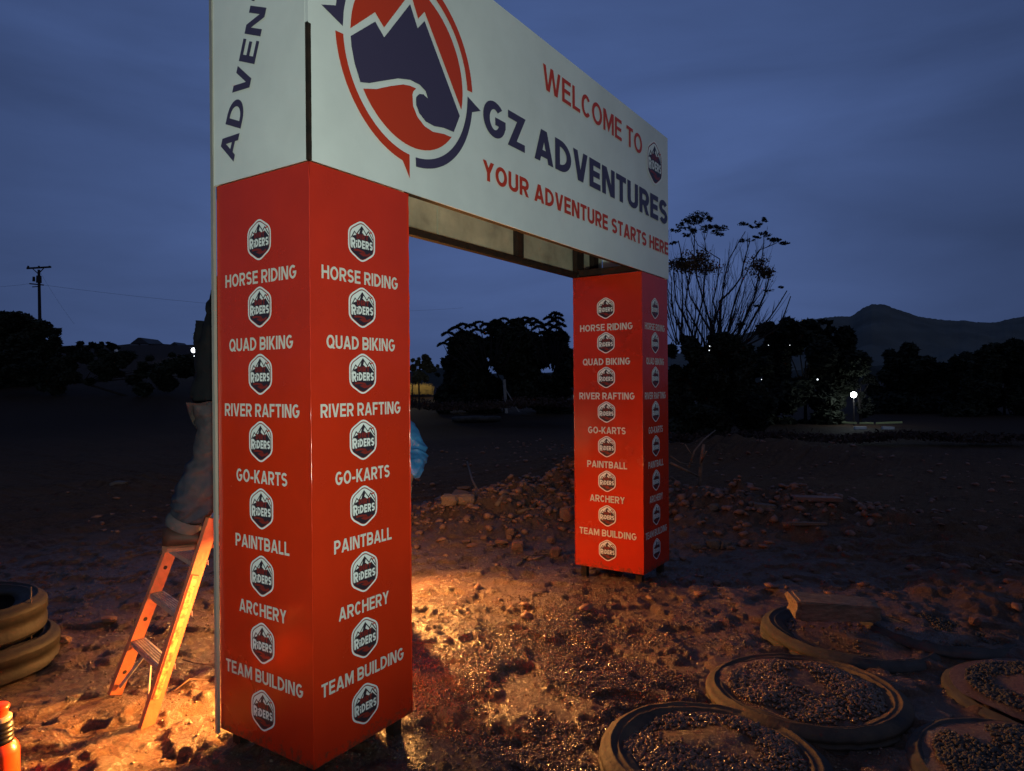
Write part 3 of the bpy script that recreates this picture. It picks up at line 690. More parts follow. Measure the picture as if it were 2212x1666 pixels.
T3 = tyre('truck_tyre', 1832, 1345, .01, .53, .20, (.03, -.02), 1.0, .95, .9, .66, M_rubber2, 7, .14, 'half sunk truck tyre with a pale stone block resting on it')
T4 = tyre('truck_tyre', 2250, 1640, .02, .50, .19, (.05, -.03), 1.0, .95, .2, .45, M_rubber2, 9, .165, 'grey dusty tyre at the lower right edge of the picture')
T5 = tyre('truck_tyre', 2275, 1475, .02, .50, .19, (.04, .0), 1.0, .95, .2, .45, M_rubber2, 12, .17, 'grey dusty tyre at the right edge, between the lowest one and the flat sunken one')
T6 = tyre('truck_tyre', 2020, 1340, -.01, .50, .18, (.03, .03), 1.1, .95, .2, .40, M_rubber2, 15, .10, 'flat grey tyre almost buried behind the stone block')
LT = tyre('truck_tyre', -120, 1408, .00, .56, .20, (.00, .04), 1.0, 1.0, .2, .70, M_rubber_dark, 18, .03, 'lower worn tyre of the two stacked at the left edge', grooves=1)
UT = tyre('truck_tyre', -135, 1340, .165, .53, .22, (.00, .03), 1.0, 1.0, .2, .80, M_rubber_dark, 22, .01, 'upper tyre of the two stacked at the left edge, a thin rod in it', grooves=1)

# ------------------------------------------------------------------ pebbles and gravel
ICO_V = []; _t = (1+5**.5)/2
ICO_V = np.array([(-1, _t, 0), (1, _t, 0), (-1, -_t, 0), (1, -_t, 0), (0, -1, _t), (0, 1, _t), (0, -1, -_t), (0, 1, -_t), (_t, 0, -1), (_t, 0, 1), (-_t, 0, -1), (-_t, 0, 1)])/1.902
ICO_F = np.array([(0, 11, 5), (0, 5, 1), (0, 1, 7), (0, 7, 10), (0, 10, 11), (1, 5, 9), (5, 11, 4), (11, 10, 2), (10, 7, 6), (7, 1, 8), (3, 9, 4), (3, 4, 2), (3, 2, 6), (3, 6, 8), (3, 8, 9), (4, 9, 5), (2, 4, 11), (6, 2, 10), (8, 6, 7), (9, 8, 1)])
def scatter(name, P, sz, mt, label, cat, flat=.6, smooth_=True, parent=None):
    n = len(P); ang = rng.uniform(0, 6.283, n); ca, sa = np.cos(ang), np.sin(ang)
    sc = np.stack([rng.uniform(.8, 1.4, n), rng.uniform(.6, 1.0, n), rng.uniform(flat*.7, flat*1.2, n)], 1)*sz[:, None]
    v = ICO_V[None]*(1+rng.uniform(-.22, .22, (n, 12, 1))*(1 if smooth_ else 2.0))*sc[:, None, :]
    x = v[..., 0]*ca[:, None]-v[..., 1]*sa[:, None]; y = v[..., 0]*sa[:, None]+v[..., 1]*ca[:, None]
    tx = rng.uniform(-.5, .5, (n, 1)); z = v[..., 2]+tx*x*.6
    V_ = np.stack([x, y, z], 2)+P[:, None, :]
    F_ = ICO_F[None]+(np.arange(n)*12)[:, None, None]
    o = npmesh(name, V_.reshape(-1, 3), F_.reshape(-1, 3), mt, parent, smooth_)
    if parent is None: tag(o, label, cat, kind='stuff')
    else: o['kind'] = 'stuff'
    return o
def notyre(P):
    k = np.ones(len(P), bool)
    for (x, y, R_, r_, z0) in TYRES:
        d = np.hypot(P[:, 0]-x, P[:, 1]-y); k &= ~(d < R_*1.0)
    k &= ~((P[:, 0] > -.03) & (P[:, 0] < WX+.03) & (P[:, 1] > -.03) & (P[:, 1] < DY+.03) & (rng.random(len(P)) < .6))
    return P[k]
def place(P, sz, bury=.25):
    return np.stack([P[:, 0], P[:, 1], hfun(P[:, 0], P[:, 1])+sz*bury], 1)
# gravel patch near the tyres
gc = gp(1230, 1530)
c1 = rng.normal(0, 1, (30000, 2))*np.array([.62, .42]); base = np.array([1.55, -.35])
P = np.stack([base[0]+c1[:, 0]*FWD[0]+c1[:, 1]*RGT[0], base[1]+c1[:, 0]*FWD[1]+c1[:, 1]*RGT[1]], 1)
c2 = rng.normal(0, 1, (9000, 2))*np.array([.28, .3]); b2 = np.array([.95, -.85])
P = np.concatenate([P, np.stack([b2[0]+c2[:, 0]*FWD[0]+c2[:, 1]*RGT[0], b2[1]+c2[:, 0]*FWD[1]+c2[:, 1]*RGT[1]], 1)])
P = P[fbm(P[:, 0]*2.2, P[:, 1]*2.2, 3, 81)+rng.uniform(-.25, .25, len(P)) > -.12]
P = notyre(P)
sz = rng.uniform(.0035, .0085, len(P))
scatter('gravel', place(P, sz), sz, M_gravel, 'wet brown gravel spread on the mud between the near pillar and the tyres', 'gravel')
# loose small stones everywhere
P = np.stack([rng.uniform(-1.1, 4.2, 42000), rng.uniform(-2.6, 4.6, 42000)], 1); P = P[perlin(P[:, 0]*2.4, P[:, 1]*2.4, 90)+rng.uniform(-.3, .3, len(P)) > -.1]; P = notyre(P)
sz = .0018+.009*rng.random(len(P))**5
scatter('loose_grit', place(P, sz, .1), sz, mat('wet_grit', (.20, .13, .085), rough=.22, spec=.6, var=.5, vscale=30), 'tiny wet stones scattered over the red mud', 'grit', flat=.55)
P = np.stack([rng.uniform(2, 15, 2600), rng.uniform(-4, 9, 2600)], 1); P = notyre(P)
sz = .008+.05*rng.random(len(P))**5
scatter('rubble_bits', place(P, sz, .2), sz, M_stone, 'reddish rubble fragments littering the ground beyond the arch', 'rubble', flat=.5, smooth_=False)
P = []
for mx, my, rx, ry, hh_ in MOUNDS[:6]:
    q = rng.normal(size=(420, 2))*.62; P.append(np.stack([mx+q[:, 0]*rx*RGT[0]+q[:, 1]*ry*FWD[0], my+q[:, 0]*rx*RGT[1]+q[:, 1]*ry*FWD[1]], 1))
P = notyre(np.concatenate(P)); sz = .010+.055*rng.random(len(P))**3
scatter('heap_rubble', place(P, sz, .25), sz, M_stone, 'broken red clods and rubble making up the heaps around the far pillar', 'rubble', flat=.6, smooth_=False)
# gravel and earth inside the tyres
def fill(T, label, n=2600, top=.10, seed=0, gmat=M_gravel, empty_part=True):
    x, y = T[1][0], T[1][1]; R_ = .34
    rr = np.linspace(0, .43, 22); aa = np.linspace(0, 2*math.pi, 61)[:-1]
    V_ = [(x, y, top)]; 
    def hh(px_, py_, r): return top*(.55+.45*math.cos(min(1, r/.46)*math.pi/2))+.022*mnoise.noise(Vector((px_*5+seed, py_*5, 1)))+.006*mnoise.noise(Vector((px_*30+seed, py_*30, 1)))
    V_ = [(x, y, hh(x, y, 0))]
    for r in rr[1:]:
        for a in aa: V_.append((x+r*math.cos(a), y+r*math.sin(a), hh(x+r*math.cos(a), y+r*math.sin(a), r)))
    F_ = [(0, 1+k, 1+(k+1) % 60) for k in range(60)]
    for j in range(len(rr)-2):
        for k in range(60): F_.append((1+j*60+k, 1+(j+1)*60+k, 1+(j+1)*60+(k+1) % 60, 1+j*60+(k+1) % 60))
    o = mesh('tyre_fill', V_, F_, gm, None, True); tag(o, label, 'earth', kind='stuff')
    if n:
        q = rng.random((n*3, 2)); r = .36*np.sqrt(q[:, 0]); a = q[:, 1]*6.283
        px_, py_ = x+r*np.cos(a), y+r*np.sin(a)
        k = perlin(px_*3.1+seed, py_*3.1, 9)+rng.uniform(-.22, .22, len(px_)) > -.04; px_, py_, r = px_[k][:n], py_[k][:n], r[k][:n]
        sz = rng.uniform(.004, .0115, len(px_)); z = np.array([hh(i, j, k_) for i, j, k_ in zip(px_, py_, r)])+sz*.5
        scatter('gravel', np.stack([px_, py_, z], 1), sz, gmat, label.replace('earth', 'loose gravel'), 'gravel', flat=.75)
fill(T1, 'wet earth inside the nearest right-hand tyre', 4200, .078, 1)
fill(T2, 'wet earth inside the second right-hand tyre', 3600, .070, 2)
fill(T3, 'dark earth inside the tyre that carries the stone block', 250, .07, 3)
M_dustgravel = mat('dusty_gravel', (.09, .085, .078), rough=.85, spec=.2, var=.4, vscale=20)
fill(T4, 'grey earth inside the tyre at the lower right edge', 2600, .10, 4, M_dustgravel)
fill(T5, 'grey earth inside the tyre at the right edge', 2600, .10, 5, M_dustgravel)
fill(T6, 'grey earth inside the nearly buried tyre', 700, .06, 6, M_dustgravel)
fill(LT, 'dark earth at the bottom of the stacked tyres', 0, .08, 7)

# ------------------------------------------------------------------ rocks
def rock(name, loc, size, seed, mt, label, cat='stone', group=None, rotz=0, sub=2, angular=.35, tilt=0):
    import bmesh
    bm = bmesh.new(); bmesh.ops.create_icosphere(bm, subdivisions=sub, radius=1.0)
    for v in bm.verts:
        p = v.co.copy(); d = mnoise.noise(p*1.1+Vector((seed*3.7, 0, seed)))*angular*1.3+mnoise.noise(p*2.7+Vector((seed, 5, 0)))*angular*.35
        q = Vector([math.copysign(abs(c_)**.62, c_) for c_ in p]); v.co = q*(1+d)*.8
    me = bpy.data.meshes.new(name); bm.to_mesh(me); bm.free()
    o = link(name, me, mt); o.scale = size; o.rotation_euler = (tilt, tilt*.5, rotz); o.location = loc
    return tag(o, label, cat, group)
def rock_px(px, py, wpx, hpx, seed, mt, label, group=None, **kw):
    p = gp(px, py); dep = float((p-CAM) @ FWD); s = wpx/FPX*dep/2; zz_ = H(p[0], p[1])
    if zz_ > .05: # stand on the mound: shift along the sight line
        p = gp(px, py, zz_*.9); zz_ = H(p[0], p[1])
    return rock('stone', (p[0], p[1], zz_+hpx/FPX*dep*.25), (s, s*.75, max(.3*s, hpx/FPX*dep/2)), seed, mt, label, group=group, rotz=-YAW+random.uniform(-.4, .4), **kw)
M_tanstone = mat('tan_stone', (.34, .20, .12), rough=.65, spec=.35, col2=(.20, .11, .07), vscale=9, bump=.006, bscale=20)
rock_px(972, 1110, 46, 26, 1, M_tanstone, 'tan boulder at the left foot of the rubble heap, lit orange')
rock_px(993, 1085, 52, 22, 2, M_tanstone, 'long tan slab of rock leaning at the top left of the rubble heap', tilt=.35)
rock_px(1003, 1102, 44, 26, 3, M_tanstone, 'flat faced tan rock wedged under the leaning slab')
rock_px(1003, 1064, 34, 9, 4, M_tanstone, 'thin splinter of rock lying on top of the leaning slab', tilt=-.3)
p = gp(898, 1105); rock_px(899, 1105, 22, 18, 5, M_stone, 'rounded reddish stone beside the near pillar right edge')
RUB = ['round pinkish stone in the middle of the rubble heap', 'small knobbly stone touching the round pinkish stone', 'blunt stone just above the round pinkish one on the heap', 'large grey lump on the heap against the far pillar',
       'stone leaning left of the large grey lump by the far pillar', 'flat sliver below the tan boulders on the heap', 'flat shard in front of the thick broken branch', 'small shard above the flat sliver on the heap', 'flat stone below the dark aslant stick', 'small stone right of the short dry branch',
       'clod just right of the leaning tan slab', 'clod on the ridge of the heap halfway to the far pillar', 'tiny stone under the ridge in the middle of the heap', 'topmost clod of the heap beside the far pillar', 'low stone at the foot of the heap left of the far pillar', 'thin flat shard at the left foot of the heap']
for i, (x, y, w_, h_) in enumerate([(1118, 1122, 30, 24), (1100, 1110, 14, 12), (1102, 1095, 20, 14), (1224, 1080, 34, 34), (1198, 1095, 20, 22), (1060, 1150, 26, 8), (1085, 1150, 30, 10), (1045, 1138, 16, 10), (1022, 1135, 26, 10), (1145, 1090, 14, 10), (1040, 1077, 22, 18), (1170, 1062, 22, 14), (1125, 1072, 12, 8), (1205, 1052, 30, 18), (1190, 1130, 24, 18), (1008, 1152, 20, 8)]):
    rock_px(x, y, w_, h_, 10+i, M_stone, RUB[i], group='stones of the rubble heap')
for i, (x, y, w_, h_) in enumerate([(1540, 1128, 26, 22), (1565, 1140, 30, 20), (1542, 1100, 26, 16), (1518, 1090, 18, 12), (1580, 1120, 18, 10), (1505, 1142, 22, 12), (1625, 1105, 20, 10)]):
    rock_px(x, y, w_, h_, 40+i, M_greystone, ['left of the two big pale stones right of the far pillar', 'right of the two big pale stones right of the far pillar', 'pale rounded stone above the two big pale ones', 'small stone at the top of the low heap right of the far pillar', 'small pale wedge right of the big pale stones', 'flat stone at the foot of the far pillar, right side', 'small stone left of the broken pale brick'][i], group='stones right of the far pillar')
for i, (x, y, w_, h_) in enumerate([(1700, 1255, 22, 9), (1722, 1262, 26, 8), (1778, 1272, 16, 8), (1755, 1243, 12, 6), (2105, 1330, 26, 20), (2150, 1240, 18, 9), (2080, 1230, 30, 12), (2185, 1265, 30, 14), (1585, 1320, 16, 12), (1665, 1342, 10, 9), (1618, 1275, 9, 6), (1520, 1185, 14, 6), (1505, 1245, 8, 6), (1385, 1240, 10, 6)]):
    rock_px(x, y, w_, h_, 60+i, M_stone, ['flat oval stone behind the stone block, left of a pair', 'flat oval stone behind the stone block, right of a pair', 'flat stone just above the right end of the stone block', 'small stone above the pair behind the stone block', 'blocky stone on the dark ground beyond the buried tyre', 'far right loose stone near the picture edge', 'wide flat stone on the dark mound at the right', 'rightmost wide stone on the dark mound', 'round stone between far pillar and the stone block', 'pebble at the left rim of the stone block tyre', 'pebble halfway between far pillar and stone block', 'small stone just right of the far pillar', 'pebble below right of the far pillar', 'pebble at the right foot of the far pillar'][i], group='loose stones near the tyres')
rock_px(255, 1290, 10, 8, 77, M_stone, 'small stone on the mud left of the ladder')
rock_px(235, 1345, 36, 14, 78, M_stone, 'low clod of mud between the stacked tyres and the ladder')
rock_px(138, 1395, 40, 22, 79, M_tanstone, 'wedge shaped stone against the lower tyre of the stack')
rock_px(258, 1045, 40, 14, 80, M_greystone, 'pale stone far off on the dark ground left of the ladder')
rock_px(465, 1653, 20, 8, 81, M_greystone, 'flat wet pebble by the near pillar foot'); rock_px(352, 1640, 12, 7, 82, M_tanstone, 'small pale pebble by the ladder foot')
M_tanblock = mat('tan_block', (.27, .19, .13), rough=.85, spec=.2, col2=(.15, .10, .07), vscale=8, bump=.008, bscale=25)
pb = gp(1800, 1318, .17)
def block(name, loc, dims, rotz, tilt, mt, label, cat, seed=0, sub=4):
    import bmesh
    bm = bmesh.new(); bmesh.ops.create_cube(bm, size=1.0); bmesh.ops.bevel(bm, geom=bm.edges[:]+bm.verts[:], offset=.05, segments=2, affect='EDGES')
    bmesh.ops.subdivide_edges(bm, edges=bm.edges[:], cuts=sub, use_grid_fill=True)
    for v in bm.verts:
        p = v.co; d = mnoise.noise(p*2.2+Vector((seed, 0, 0)))*.10+mnoise.noise(p*7+Vector((seed, 0, 0)))*.03
        tap = 1-.22*(p.x+.5); v.co = Vector((p.x, p.y*tap, p.z*tap))*(1+d)
    me = bpy.data.meshes.new(name); bm.to_mesh(me); bm.free()
    o = link(name, me, mt); o.scale = dims; o.rotation_euler = (tilt, tilt*.6, rotz); o.location = loc; return tag(o, label, cat)
block('stone_block', (pb[0], pb[1], .185), (.50, .22, .12), -YAW-.12, .05, M_tanblock, 'rough pale stone block lying across the sunken tyre', 'stone', 3)
p = gp(1652, 1128, .1); block('brick', (p[0], p[1], H(p[0], p[1])+.04), (.22, .11, .09), -YAW-.2, .05, M_greystone, 'broken pale brick right of the far pillar', 'brick', 5, 2)
p = gp(1765, 1130, .06); block('plank', (p[0], p[1], H(p[0], p[1])+.03), (.50, .16, .05), -YAW-.1, .03, M_stone, 'flat slab half buried on the ground beyond the tyres', 'slab', 6, 2)
p = gp(1745, 1165, .03); block('plank', (p[0], p[1], H(p[0], p[1])+.02), (.36, .06, .03), -YAW, .03, M_wood, 'thin plank lying in the dark right of the far pillar', 'plank', 8, 2)

# ------------------------------------------------------------------ sticks and roots
def stick(pxs, r, label, cat='stick', zoff=.01, mt=M_wood, zs=None, group=None):
    pts = []
    for i, (x, y) in enumerate(pxs):
        p = gp(x, y); h0 = H(p[0], p[1]); pts.append((p[0], p[1], h0+zoff+(zs[i] if zs else 0)))
    m_ = MB(); m_.tube(pts, [r*(1-.5*i/len(pts)) for i in range(len(pts))], 6); o = m_.build('stick', mt, None, True); return tag(o, label, cat, group)
stick([(1130, 1205), (1150, 1198), (1175, 1193), (1200, 1192), (1232, 1197)], .012, 'long curved reddish root lying on the ground before the far pillar')
stick([(1118, 1216), (1128, 1210), (1130, 1203), (1142, 1206)], .010, 'forked twig left of the curved root')
stick([(1150, 1206), (1162, 1207), (1172, 1203), (1185, 1199)], .012, 'short pale twig under the curved root')
stick([(1003, 1170), (1018, 1172), (1033, 1173)], .004, 'thin straw of grass on the mud right of the near pillar')
stick([(1072, 1135), (1090, 1128), (1105, 1112)], .030, 'thick broken branch on the near side of the rubble heap')
stick([(1118, 1136), (1145, 1132), (1175, 1122)], .022, 'pale branch lying along the foot of the rubble heap')
stick([(1085, 1079), (1100, 1084), (1122, 1083)], .018, 'short dry branch across the top of the rubble heap')
stick([(1036, 1115), (1020, 1085), (1010, 1064)], .018, 'dark stick standing aslant against the tan slab', zs=[0, .2, .42])
stick([(1098, 1152), (1104, 1147), (1110, 1149)], .007, 'small curled twig in front of the rubble heap')
stick([(500, 1430), (520, 1433), (540, 1420)], .003, 'thin bent wire on the mud'); 
stick([(395, 1425), (420, 1440), (445, 1442), (462, 1435)], .004, 'thin bent wire on the mud between ladder and pillar')
stick([(375, 1500), (410, 1480), (450, 1468)], .005, 'thin twig on the lit mud right of the ladder foot')
stick([(1500, 1680-185), (1504, 1700-175)], .003, 'short grass stem by the gravel'); 
def aerial(pts3, r, label, name='branch', cat='branch', mt=M_wood):
    m_ = MB()
    for pl_, rr in pts3: m_.tube(pl_, [rr*(1-.55*i/len(pl_)) for i in range(len(pl_))], 6)
    o = m_.build(name, mt, None, True); return tag(o, label, cat)
D9 = 9.6
aerial([([dp(1508, 1082, D9), dp(1512, 1030, D9), dp(1516, 990, D9), dp(1520, 960, D9)], .035), ([dp(1514, 1000, D9), dp(1526, 975, D9-.2)], .014)], 0, 'bare broken branch standing up from the heap right of the far pillar')
aerial([([dp(1488, 1010, D9), dp(1500, 975, D9), dp(1520, 950, D9+.3), dp(1545, 930, D9+.6)], .016), ([dp(1496, 985, D9), dp(1480, 960, D9)], .008)], 0, 'thin arching twig behind the far pillar')
aerial([([dp(1448, 1000, D9-.4), dp(1480, 1015, D9-.4), dp(1510, 1030, D9-.3)], .018), ([dp(1448, 1030, D9-.4), dp(1475, 1050, D9-.4), dp(1500, 1062, D9-.2)], .015), ([dp(1448, 985, D9-.2), dp(1470, 1000, D9-.2), dp(1500, 1005, D9)], .010),
        ([dp(1452, 1045, D9-.6), dp(1462, 1060, D9-.6), dp(1470, 1074, D9-.6)], .012)], 0, 'tangle of pale dry branches right behind the far pillar', cat='branches')

# white litter scraps
def litter(px, py, s, label, mt=M_print_bright):
    p = gp(px, py); z = H(p[0], p[1])+.004; a = random.random()*3; V_ = []
    for k, (r, zz_) in enumerate(((1, .2), (.7, 1.0), (.9, .1), (1.1, .9), (.6, 0))):
        V_.append((p[0]+s*r*math.cos(a+k*1.257), p[1]+s*r*.7*math.sin(a+k*1.257), z+s*.35*zz_))
    V_ += [(x, y, zz_-.0015) for x, y, zz_ in V_]
    o = mesh('litter', V_, [(0, 1, 2, 3, 4), (9, 8, 7, 6, 5)]+[(k, k+5, (k+1) % 5+5, (k+1) % 5) for k in range(5)], mt); tag(o, label, 'litter')
litter(1264, 1646, .010, 'white scrap of plastic on the gravel beside the nearest tyre'); litter(1345, 1241, .011, 'white scrap under the far pillar')
litter(1502, 1243, .010, 'white scrap on the dark ground right of the far pillar'); litter(1607, 1276, .010, 'pale scrap on the dark ground left of the stone block')
litter(1556, 1291, .008, 'thin pale scrap halfway between far pillar and stone block'); litter(1128, 1373, .010, 'yellowish dry leaf on the lit mud', M_tanstone)
litter(1315, 1625, .014, 'dry orange leaf on the gravel at the left of the nearest tyre', M_tanstone); litter(224, 1518, .010, 'pale scrap on the lit mud below the ladder', M_tanstone)

# ------------------------------------------------------------------ ladder
lad = empty('step_ladder', (0, 1.3, 0), label='orange-yellow step ladder with scuffed rails, leaning up behind the near pillar', cat='ladder')
def lpt(y0, s): # point on a front rail: s = height
    return Vector((-.09+.11*(y0-1.055)/.505+.345*s, y0-.05*s-.10*s*(y0-1.055)/.505, s))
def rail(y0, name, label=None, zt=.93):
    a = lpt(y0, -.01); b_ = lpt(y0, zt); m_ = MB()
    d = (b_-a).normalized(); x = Vector((0, 1, 0)); n = x.cross(d).normalized()
    W_, T_, th = .064, .026, .004
    def bx(u0, u1, v0, v1):
        V_ = [p+n*u+x*v for p in (a, b_) for u, v in ((u0, v0), (u1, v0), (u1, v1), (u0, v1))]
        m_.add(V_, [(0, 1, 2, 3), (7, 6, 5, 4), (0, 4, 5, 1), (1, 5, 6, 2), (2, 6, 7, 3), (3, 7, 4, 0)])
    sgn = 1
    bx(-W_/2, W_/2, -.002, .002)                       # web
    bx(-W_/2, -W_/2+th, .002, T_); bx(W_/2-th, W_/2, .002, T_)   # flanges
    o = m_.build(name, M_yellow, lad)
    return o, d, n, x
rR = rail(1.055, 'rail'); rL = rail(1.560, 'rail')
def discs(y0, hs, rail_obj, r=.011):
    _, d, n, x = rail_obj; o_ = rail_obj[0]
    for h_ in hs:
        c = lpt(y0, h_)-x*.0028; m_ = MB(); K = 12
        V_ = [c+(n*math.cos(2*math.pi*k/K)+d*math.sin(2*math.pi*k/K))*r for k in range(K)]+[c+x*.0007+(n*math.cos(2*math.pi*k/K)+d*math.sin(2*math.pi*k/K))*r for k in range(K)]
        m_.add(V_, [tuple(range(K))]+[(k, (k+1) % K, (k+1) % K+K, k+K) for k in range(K)]); m_.build('hole', M_hole_shade, o_)  # flat dark disc on the web, shade painted in place of an opening
discs(1.56, [.10, .36, .62], rL); discs(1.055, [.32, .45, .58], rR, .010)
# worn label strip on the near rail
_, d, n, x = rR
m_ = MB(); c0 = lpt(1.055, .12)-x*.0034; c1_ = lpt(1.055, .665)-x*.0034
V_ = [c0-n*.022, c0+n*.010, c1_+n*.010, c1_-n*.022]; V_ += [v+x*.0012 for v in V_]
m_.add(V_, [(0, 1, 2, 3), (0, 4, 5, 1), (1, 5, 6, 2), (2, 6, 7, 3), (3, 7, 4, 0)])
lab_m = mat('worn_label', (.72, .47, .16), rough=.5, col2=(.30, .07, .03), vscale=45, detail=8)
m_.build('label_strip', lab_m, rR[0])
m_ = MB(); e0 = c1_-x*.0006
V_ = [e0-n*.024+d*.004, e0+n*.012+d*.004, e0+n*.012-d*.003, e0-n*.024-d*.003]; m_.add(V_, [(0, 1, 2, 3)])
V_ = [e0-n*.024+d*.004, e0-n*.020+d*.004, c0-x*.0006-n*.020, c0-x*.0006-n*.024]; m_.add(V_, [(0, 1, 2, 3)])
m_.build('label_border', mat('label_rust', (.16, .03, .015), rough=.7), rR[0])
for k in range(7):
    z_ = .255+.235*k
    if z_ > .8: break
    a = lpt(1.055, z_)+Vector((.008, .003, 0)); b_ = lpt(1.56, z_)+Vector((.008, -.003, 0)); m_ = MB()
    m_.beam(a, b_, .072, .004, up=(0, 0, 1)); m_.beam(a+Vector((-.036, 0, -.012)), b_+Vector((-.036, 0, -.012)), .004, .022); m_.beam(a+Vector((.036, 0, -.012)), b_+Vector((.036, 0, -.012)), .004, .026)
    for q_ in range(5):
        o_ = Vector((-.026+.013*q_, 0, .0035)); m_.beam(a+o_, b_+o_, .004, .003)
    m_.build('step', M_alu, lad)
m_ = MB(); m_.beam(lpt(1.10, .255), lpt(1.055, .02)+Vector((.03, .04, 0)), .014, .006); m_.build('brace', M_alu, lad)
m_ = MB(); m_.beam(lpt(1.36, .255), lpt(1.56, .03)+Vector((0, -.01, 0)), .018, .006, up=(1, 0, 0)); m_.build('brace', M_alu, lad)
m_ = MB(); m_.beam(lpt(1.30, .255), lpt(1.10, .03)+Vector((0, .0, 0)), .014, .006, up=(1, 0, 0)); m_.build('brace', M_alu, lad)
top = [lpt(1.055, .90)+Vector((.05, 0, 0)), lpt(1.56, .90)+Vector((.05, 0, 0))]
m_ = MB(); m_.beam(top[0]+Vector((.055, -.01, -.02)), top[1]+Vector((.055, .01, -.02)), .05, .03); m_.build('top_bar', M_alu, lad)
m_ = MB(); m_.beam(top[0]+Vector((.07, 0, 0)), (.90, .50, 0.0), .05, .03, up=(0, 1, 0)); m_.build('rear_leg', M_yellow, lad)
m_ = MB(); m_.beam(top[1]+Vector((.07, 0, 0)), (1.05, 1.62, 0.0), .05, .03, up=(0, 1, 0)); m_.build('rear_leg', M_yellow, lad)

# ------------------------------------------------------------------ people
def skin(name, verts, edges, radii, mt, parent, sub=2, root=0, fold=0):
    me = bpy.data.meshes.new(name+'_s'); me.from_pydata([tuple(v) for v in verts], edges, []); me.update()
    o = bpy.data.objects.new(name+'_s', me); COL.objects.link(o)
    o.modifiers.new('sk', 'SKIN'); 
    sv = me.skin_vertices[0].data
    for i, r in enumerate(radii): sv[i].radius = (r if hasattr(r, '__len__') else (r, r)); sv[i].use_root = (i == root)
    md = o.modifiers.new('ss', 'SUBSURF'); md.levels = sub; md.render_levels = sub
    bpy.context.view_layer.update(); dg = bpy.context.evaluated_depsgraph_get()
    m2_ = bpy.data.meshes.new_from_object(o.evaluated_get(dg)); m2_.name = name
    bpy.data.objects.remove(o); bpy.data.meshes.remove(me)
    m2_.materials.clear()
    if fold:
        nv_ = len(m2_.vertices); no = [v.normal.copy() for v in m2_.vertices]
        for v, n_ in zip(m2_.vertices, no):
            p = v.co; q = Vector((p.x*7, p.y*7, p.z*17+2.5*mnoise.noise(p*4)))
            v.co = p+n_*fold*(1.0-2.2*abs(mnoise.noise(q)))+n_*fold*.5*mnoise.noise(p*24)
    return link(name, m2_, mt, parent, True)
